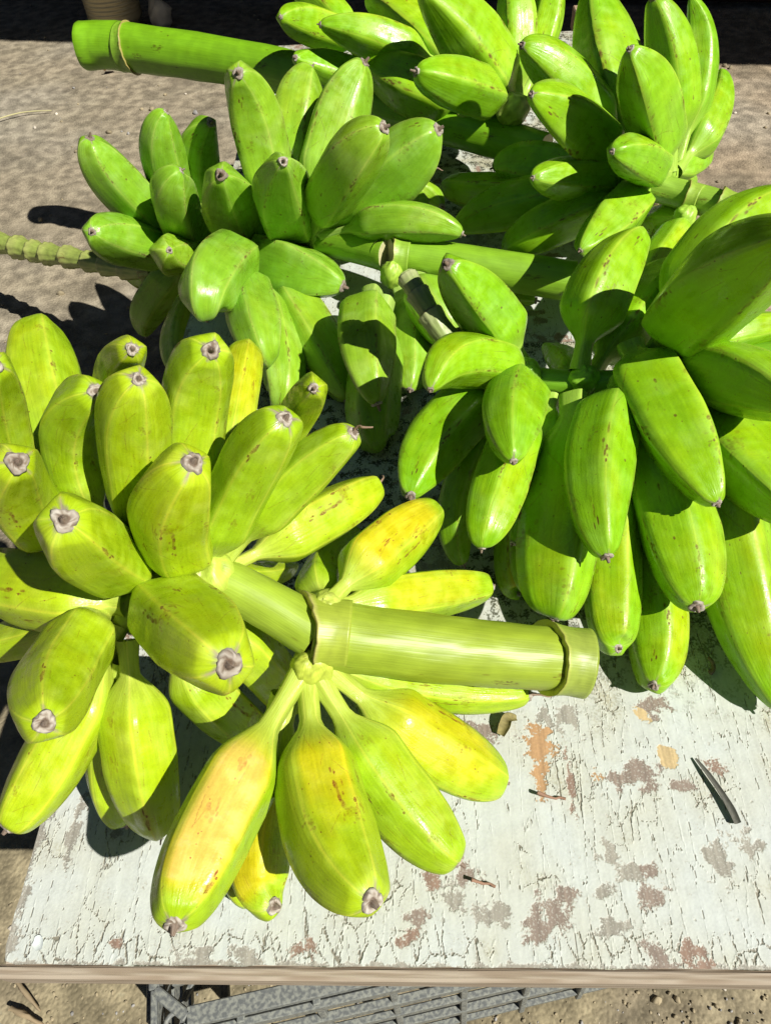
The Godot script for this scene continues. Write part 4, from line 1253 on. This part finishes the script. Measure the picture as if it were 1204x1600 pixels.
	fruit(bunch_d, Vector3(0.3428, 0.4282, -0.7190), Vector3(0.3461, 0.3701, -0.7384), Vector3(0.3471, 0.3073, -0.7549), 0.0183, 0.30, 0.06)
	fruit(bunch_d, Vector3(0.3414, 0.4258, -0.7235), Vector3(0.3281, 0.3865, -0.7786), Vector3(0.3112, 0.3437, -0.8258), 0.0171, 0.20, 0.06)
	fruit(bunch_d, Vector3(0.3259, 0.4436, -0.7672), Vector3(0.3679, 0.4154, -0.8159), Vector3(0.4075, 0.3865, -0.8585), 0.0186, 0.30, 0.06)
	fruit(bunch_d, Vector3(0.2938, 0.4235, -0.7898), Vector3(0.1799, 0.3920, -0.8298), Vector3(0.1105, 0.3632, -0.8364), 0.0276, 0.10, 0.06)
	fruit(bunch_d, Vector3(0.2899, 0.4216, -0.8012), Vector3(0.2164, 0.4175, -0.8749), Vector3(0.1669, 0.4066, -0.9019), 0.0240, 0.10, 0.06)
	fruit(bunch_d, Vector3(0.2943, 0.4122, -0.8113), Vector3(0.1628, 0.3694, -0.9137), Vector3(0.1094, 0.3647, -0.9565), 0.0248, 0.10, 0.06)
	style = {"green": Color(0.28, 0.59, 0.012), "pale": Color(0.45, 0.65, 0.10), "tip": 0.18, "blunt": 0.90, "nub": 0.90, "strand": 0.00, "mat": skin_green, "sharp": 9.0, "five": 0.80, "from": 0.46, "scar": 0.75, "bloom": 0.50, "burnt": 0.70}
	var bunch_e := thing("banana_bunch", "green banana bunch farthest back, its thick smooth cut stem pointing over the ground", "banana bunch", Vector3(0.088, 0.310, -1.114), "bunches of green cooking bananas")
	stalk(bunch_e, "stem", [Vector4(-0.4442, 0.4100, -1.4172, 0.0355), Vector4(-0.3653, 0.4100, -1.3953, 0.0361), Vector4(-0.1055, 0.4100, -1.2438, 0.0314), Vector4(0.0856, 0.4050, -1.0694, 0.0267), Vector4(0.2399, 0.4000, -0.9446, 0.0231)], Color(0.19, 0.42, 0.012), 9, 0.018, 0.05)
	collar(bunch_e, "sheath_collar", Vector3(-0.3583, 0.4100, -1.3910), Vector3(-0.3742, 0.4100, -1.3971), 0.0392, 0.0367, Color(0.20, 0.38, 0.03), Color(0.42, 0.36, 0.12), 0.2)
	cushion(bunch_e, Vector3(0.2019, 0.4400, -0.9839), Vector3(0.022, 0.020, 0.020), 0.2, Color(0.34, 0.45, 0.10))
	cushion(bunch_e, Vector3(0.1544, 0.4200, -1.0214), Vector3(0.022, 0.020, 0.020), 0.2, Color(0.34, 0.45, 0.10))
	cushion(bunch_e, Vector3(0.0478, 0.4200, -1.1681), Vector3(0.022, 0.020, 0.020), 0.2, Color(0.34, 0.45, 0.10))
	fruit(bunch_e, Vector3(0.0236, 0.4496, -1.2087), Vector3(-0.0509, 0.4893, -1.1824), Vector3(-0.0876, 0.5145, -1.1367), 0.0250, 0.22, 0.06)
	fruit(bunch_e, Vector3(0.1371, 0.4480, -1.0974), Vector3(0.0388, 0.4943, -1.0959), Vector3(-0.0353, 0.5187, -1.0862), 0.0286, 0.25, 0.13)
	fruit(bunch_e, Vector3(0.0632, 0.4190, -1.1230), Vector3(-0.0287, 0.4542, -1.1174), Vector3(-0.0715, 0.4842, -1.0817), 0.0273, 0.22, 0.06)
	fruit(bunch_e, Vector3(0.1532, 0.4399, -1.0838), Vector3(0.0869, 0.4817, -1.1716), Vector3(0.0282, 0.5053, -1.2224), 0.0321, 0.25, 0.06)
	fruit(bunch_e, Vector3(0.1570, 0.4236, -1.0419), Vector3(0.0771, 0.4518, -1.0605), Vector3(0.0163, 0.4634, -1.1187), 0.0375, 0.22, 0.06)
	fruit(bunch_e, Vector3(0.2123, 0.4351, -1.0036), Vector3(0.1296, 0.4914, -0.9315), Vector3(0.0719, 0.5249, -0.8970), 0.0302, 0.25, 0.13)
	fruit(bunch_e, Vector3(0.2087, 0.4291, -1.0189), Vector3(0.1471, 0.5106, -1.0239), Vector3(0.0895, 0.5726, -0.9968), 0.0412, 0.22, 0.06)
	fruit(bunch_e, Vector3(0.2124, 0.4300, -1.0159), Vector3(0.2183, 0.5100, -1.0768), Vector3(0.2056, 0.5505, -1.1088), 0.0271, 0.28, 0.06)
	fruit(bunch_e, Vector3(0.2203, 0.4257, -1.0251), Vector3(0.2654, 0.5005, -1.1088), Vector3(0.2651, 0.5424, -1.1246), 0.0220, 0.28, 0.06)
	fruit(bunch_e, Vector3(0.1278, 0.3943, -1.0471), Vector3(0.0621, 0.3740, -1.1302), Vector3(0.0068, 0.3752, -1.1654), 0.0264, 0.15, 0.06)
	fruit(bunch_e, Vector3(0.1234, 0.3861, -1.0870), Vector3(0.0489, 0.3693, -1.2296), Vector3(-0.0094, 0.3819, -1.2563), 0.0300, 0.12, 0.06)
	fruit(bunch_e, Vector3(0.0136, 0.4431, -1.2054), Vector3(-0.0375, 0.4841, -1.2831), Vector3(-0.0847, 0.4928, -1.3206), 0.0266, 0.20, 0.06)
	fruit(bunch_e, Vector3(0.2061, 0.4112, -0.9945), Vector3(0.1848, 0.3810, -1.0676), Vector3(0.1383, 0.3516, -1.1326), 0.0271, 0.10, 0.06)

# ------------------------------------------------------------------ litter
func ribbon(stations: Array, width: float, color: Color, curl := 0.3) -> ArrayMesh:
	# a dry leaf scrap: a strip that is cupped across and has a thickness
	var s := smooth(stations, 8)
	var path: PackedVector3Array = s[0]
	var radii: PackedFloat32Array = s[1]
	var pts := PackedVector3Array()
	var cols := PackedColorArray()
	var uvs := PackedVector2Array()
	var n := path.size()
	for i in n:
		var d := (path[mini(i + 1, n - 1)] - path[maxi(i - 1, 0)]).normalized()
		var side := d.cross(Vector3.UP).normalized()
		var up := side.cross(d)
		for j in 15:
			var a := TAU * j / 14.0
			var x := cos(a) * radii[i] * width
			var y := sin(a) * 0.0006 + curl * x * x / maxf(radii[i] * width, 0.0005)
			pts.append(path[i] + side * x + up * y)
			var k := 1.0 + 0.4 * fine.get_noise_2d(i * 0.4, x * 400.0)
			cols.append(Color(color.r * k, color.g * k, color.b * k))
			uvs.append(Vector2(j / 14.0, float(i) / n))
	return grid_mesh(pts, cols, uvs, n, 15, true)

func b4(x: float, z: float, y: float, r: float) -> Vector4:
	var p := bp(x, z, y)
	return Vector4(p.x, p.y, p.z, r)

func make_litter() -> void:
	single("dry_leaf", ribbon([b4(0.479, 0.1330, 0.002, 0.0008), b4(0.4845, 0.121, 0.003, 0.0018), b4(0.490, 0.108, 0.0030, 0.0022), b4(0.494, 0.096, 0.0025, 0.0028), b4(0.496, 0.087, 0.002, 0.0026)], 1.0, Color(0.10, 0.10, 0.085), 0.9), dry_mat, "curled grey dry leaf blade lying on the white board right of the bananas", "leaf")
	single("dried_flower", ribbon([b4(0.3385, 0.1520, 0.002, 0.003), b4(0.3415, 0.1575, 0.005, 0.0045), b4(0.3445, 0.1625, 0.007, 0.0042), b4(0.351, 0.1635, 0.005, 0.002)], 1.0, Color(0.20, 0.17, 0.06), 0.8), dry_mat, "small curled green brown flower scrap on the board below the thick cut stem", "flower")
	var s := smooth([b4(0.5065, 0.2010, 0.003, 0.0022), b4(0.5095, 0.2030, 0.004, 0.0018), b4(0.5105, 0.2075, 0.005, 0.0013), b4(0.509, 0.2110, 0.006, 0.0014), b4(0.5085, 0.2135, 0.005, 0.0010)], 5)
	single("curled_twig", sweep(s[0], s[1], flat_colors(s[0].size(), Color(0.17, 0.12, 0.08)), 8, 0.5), dry_mat, "tiny curled brown twig on the board beside the large hanging banana", "twig")
	for k in [[0.3605, 0.1075, 0.372, 0.1045, 0.3805, 0.1040], [0.310, 0.050, 0.318, 0.0485, 0.326, 0.0465]]:
		s = smooth([b4(k[0], k[1], 0.006, 0.0014), b4(k[2], k[3], 0.003, 0.0009), b4((k[2] + k[4]) * 0.5, (k[3] + k[5]) * 0.5 + 0.001, 0.0025, 0.0009), b4(k[4], k[5], 0.002, 0.0011)], 5)
		single("dried_filament", sweep(s[0], s[1], flat_colors(s[0].size(), Color(0.26, 0.15, 0.10)), 7, 0.5), dry_mat, ["thin red brown dried filament on the board by the tip of the plump yellow banana", "thin dried filament on the board by the tip of the lowest green banana"][0 if k[0] > 0.35 else 1], "filament", "dried filaments on the board")
	# scraps on the ground
	single("fallen_leaf", ribbon([Vector4(-0.7335, 0.006, -2.4737, 0.006), Vector4(-0.7204, 0.014, -2.4686, 0.014), Vector4(-0.7032, 0.008, -2.4787, 0.007)], 1.0, Color(0.42, 0.22, 0.09), 0.6), dry_mat, "small orange brown leaf scrap on the ground below the cut stem end", "leaf")
	s = smooth([Vector4(-1.0016, 0.004, -2.1802, 0.0018), Vector4(-0.9207, 0.007, -2.2157, 0.0018), Vector4(-0.8397, 0.004, -2.2207, 0.0012)], 5)
	single("straw", sweep(s[0], s[1], flat_colors(s[0].size(), Color(0.45, 0.42, 0.22)), 7, 0.3), dry_mat, "pale dry grass straw on the ground at the far left", "straw")
	s = smooth([Vector4(-0.4128, 0.004, -0.1295, 0.0018), Vector4(-0.3965, 0.006, -0.1153, 0.0022), Vector4(-0.3764, 0.004, -0.0971, 0.0010)], 5)
	single("dry_stick", sweep(s[0], s[1], flat_colors(s[0].size(), Color(0.27, 0.21, 0.13)), 9, 0.9), dry_mat, "weathered stick on the ground nearest the table corner", "stick", "sticks on the ground by the table corner")
	s = smooth([Vector4(-0.4067, 0.004, -0.1012, 0.0022), Vector4(-0.3895, 0.007, -0.0941, 0.0025), Vector4(-0.3703, 0.004, -0.0850, 0.0013)], 5)
	single("dry_stick", sweep(s[0], s[1], flat_colors(s[0].size(), Color(0.30, 0.23, 0.14)), 9, 0.9), dry_mat, "short pale stick on the ground in front of the other stick", "stick", "sticks on the ground by the table corner")
	# ribbed pot in the shade of the shed
	var pot_mat := StandardMaterial3D.new()
	pot_mat.vertex_color_use_as_albedo = true
	pot_mat.roughness = 0.45
	pot_mat.metallic = 0.5
	var pot := thing("ribbed_pot", "round ribbed metal pot standing in the shade by the shed", "pot", Vector3(-0.76, 0.0, -2.86))
	var path := PackedVector3Array()
	var radii := PackedFloat32Array()
	var n := 60
	for i in n + 1:
		var q := float(i) / n
		path.append(Vector3(0, 0.004 + q * 0.17, 0))
		radii.append(0.088 * (0.80 + 0.2 * smoothstep(0.0, 0.18, q)) * (1.0 + (0.012 * sin(q * 90.0) if q > 0.25 else 0.0)))
	part("body", sweep(path, radii, flat_colors(path.size(), Color(0.42, 0.36, 0.22)), 40), pot_mat, pot)
	var rim := TorusMesh.new()
	rim.inner_radius = 0.083
	rim.outer_radius = 0.094
	var rm := part("rim", rim, null, pot)
	var rmat := StandardMaterial3D.new()
	rmat.albedo_color = Color(0.6, 0.55, 0.42)
	rmat.roughness = 0.4
	rmat.metallic = 0.6
	rm.material_override = rmat
	rm.position = Vector3(0, 0.174, 0)
	var rag := single("pale_stone", lump(Vector3(0.035, 0.045, 0.03), 0.5, Color(0.5, 0.45, 0.36), 10, 14), dry_mat, "pale pointed stone beside the ribbed pot", "stone")
	rag.position = Vector3(-0.61, 0.03, -2.84)
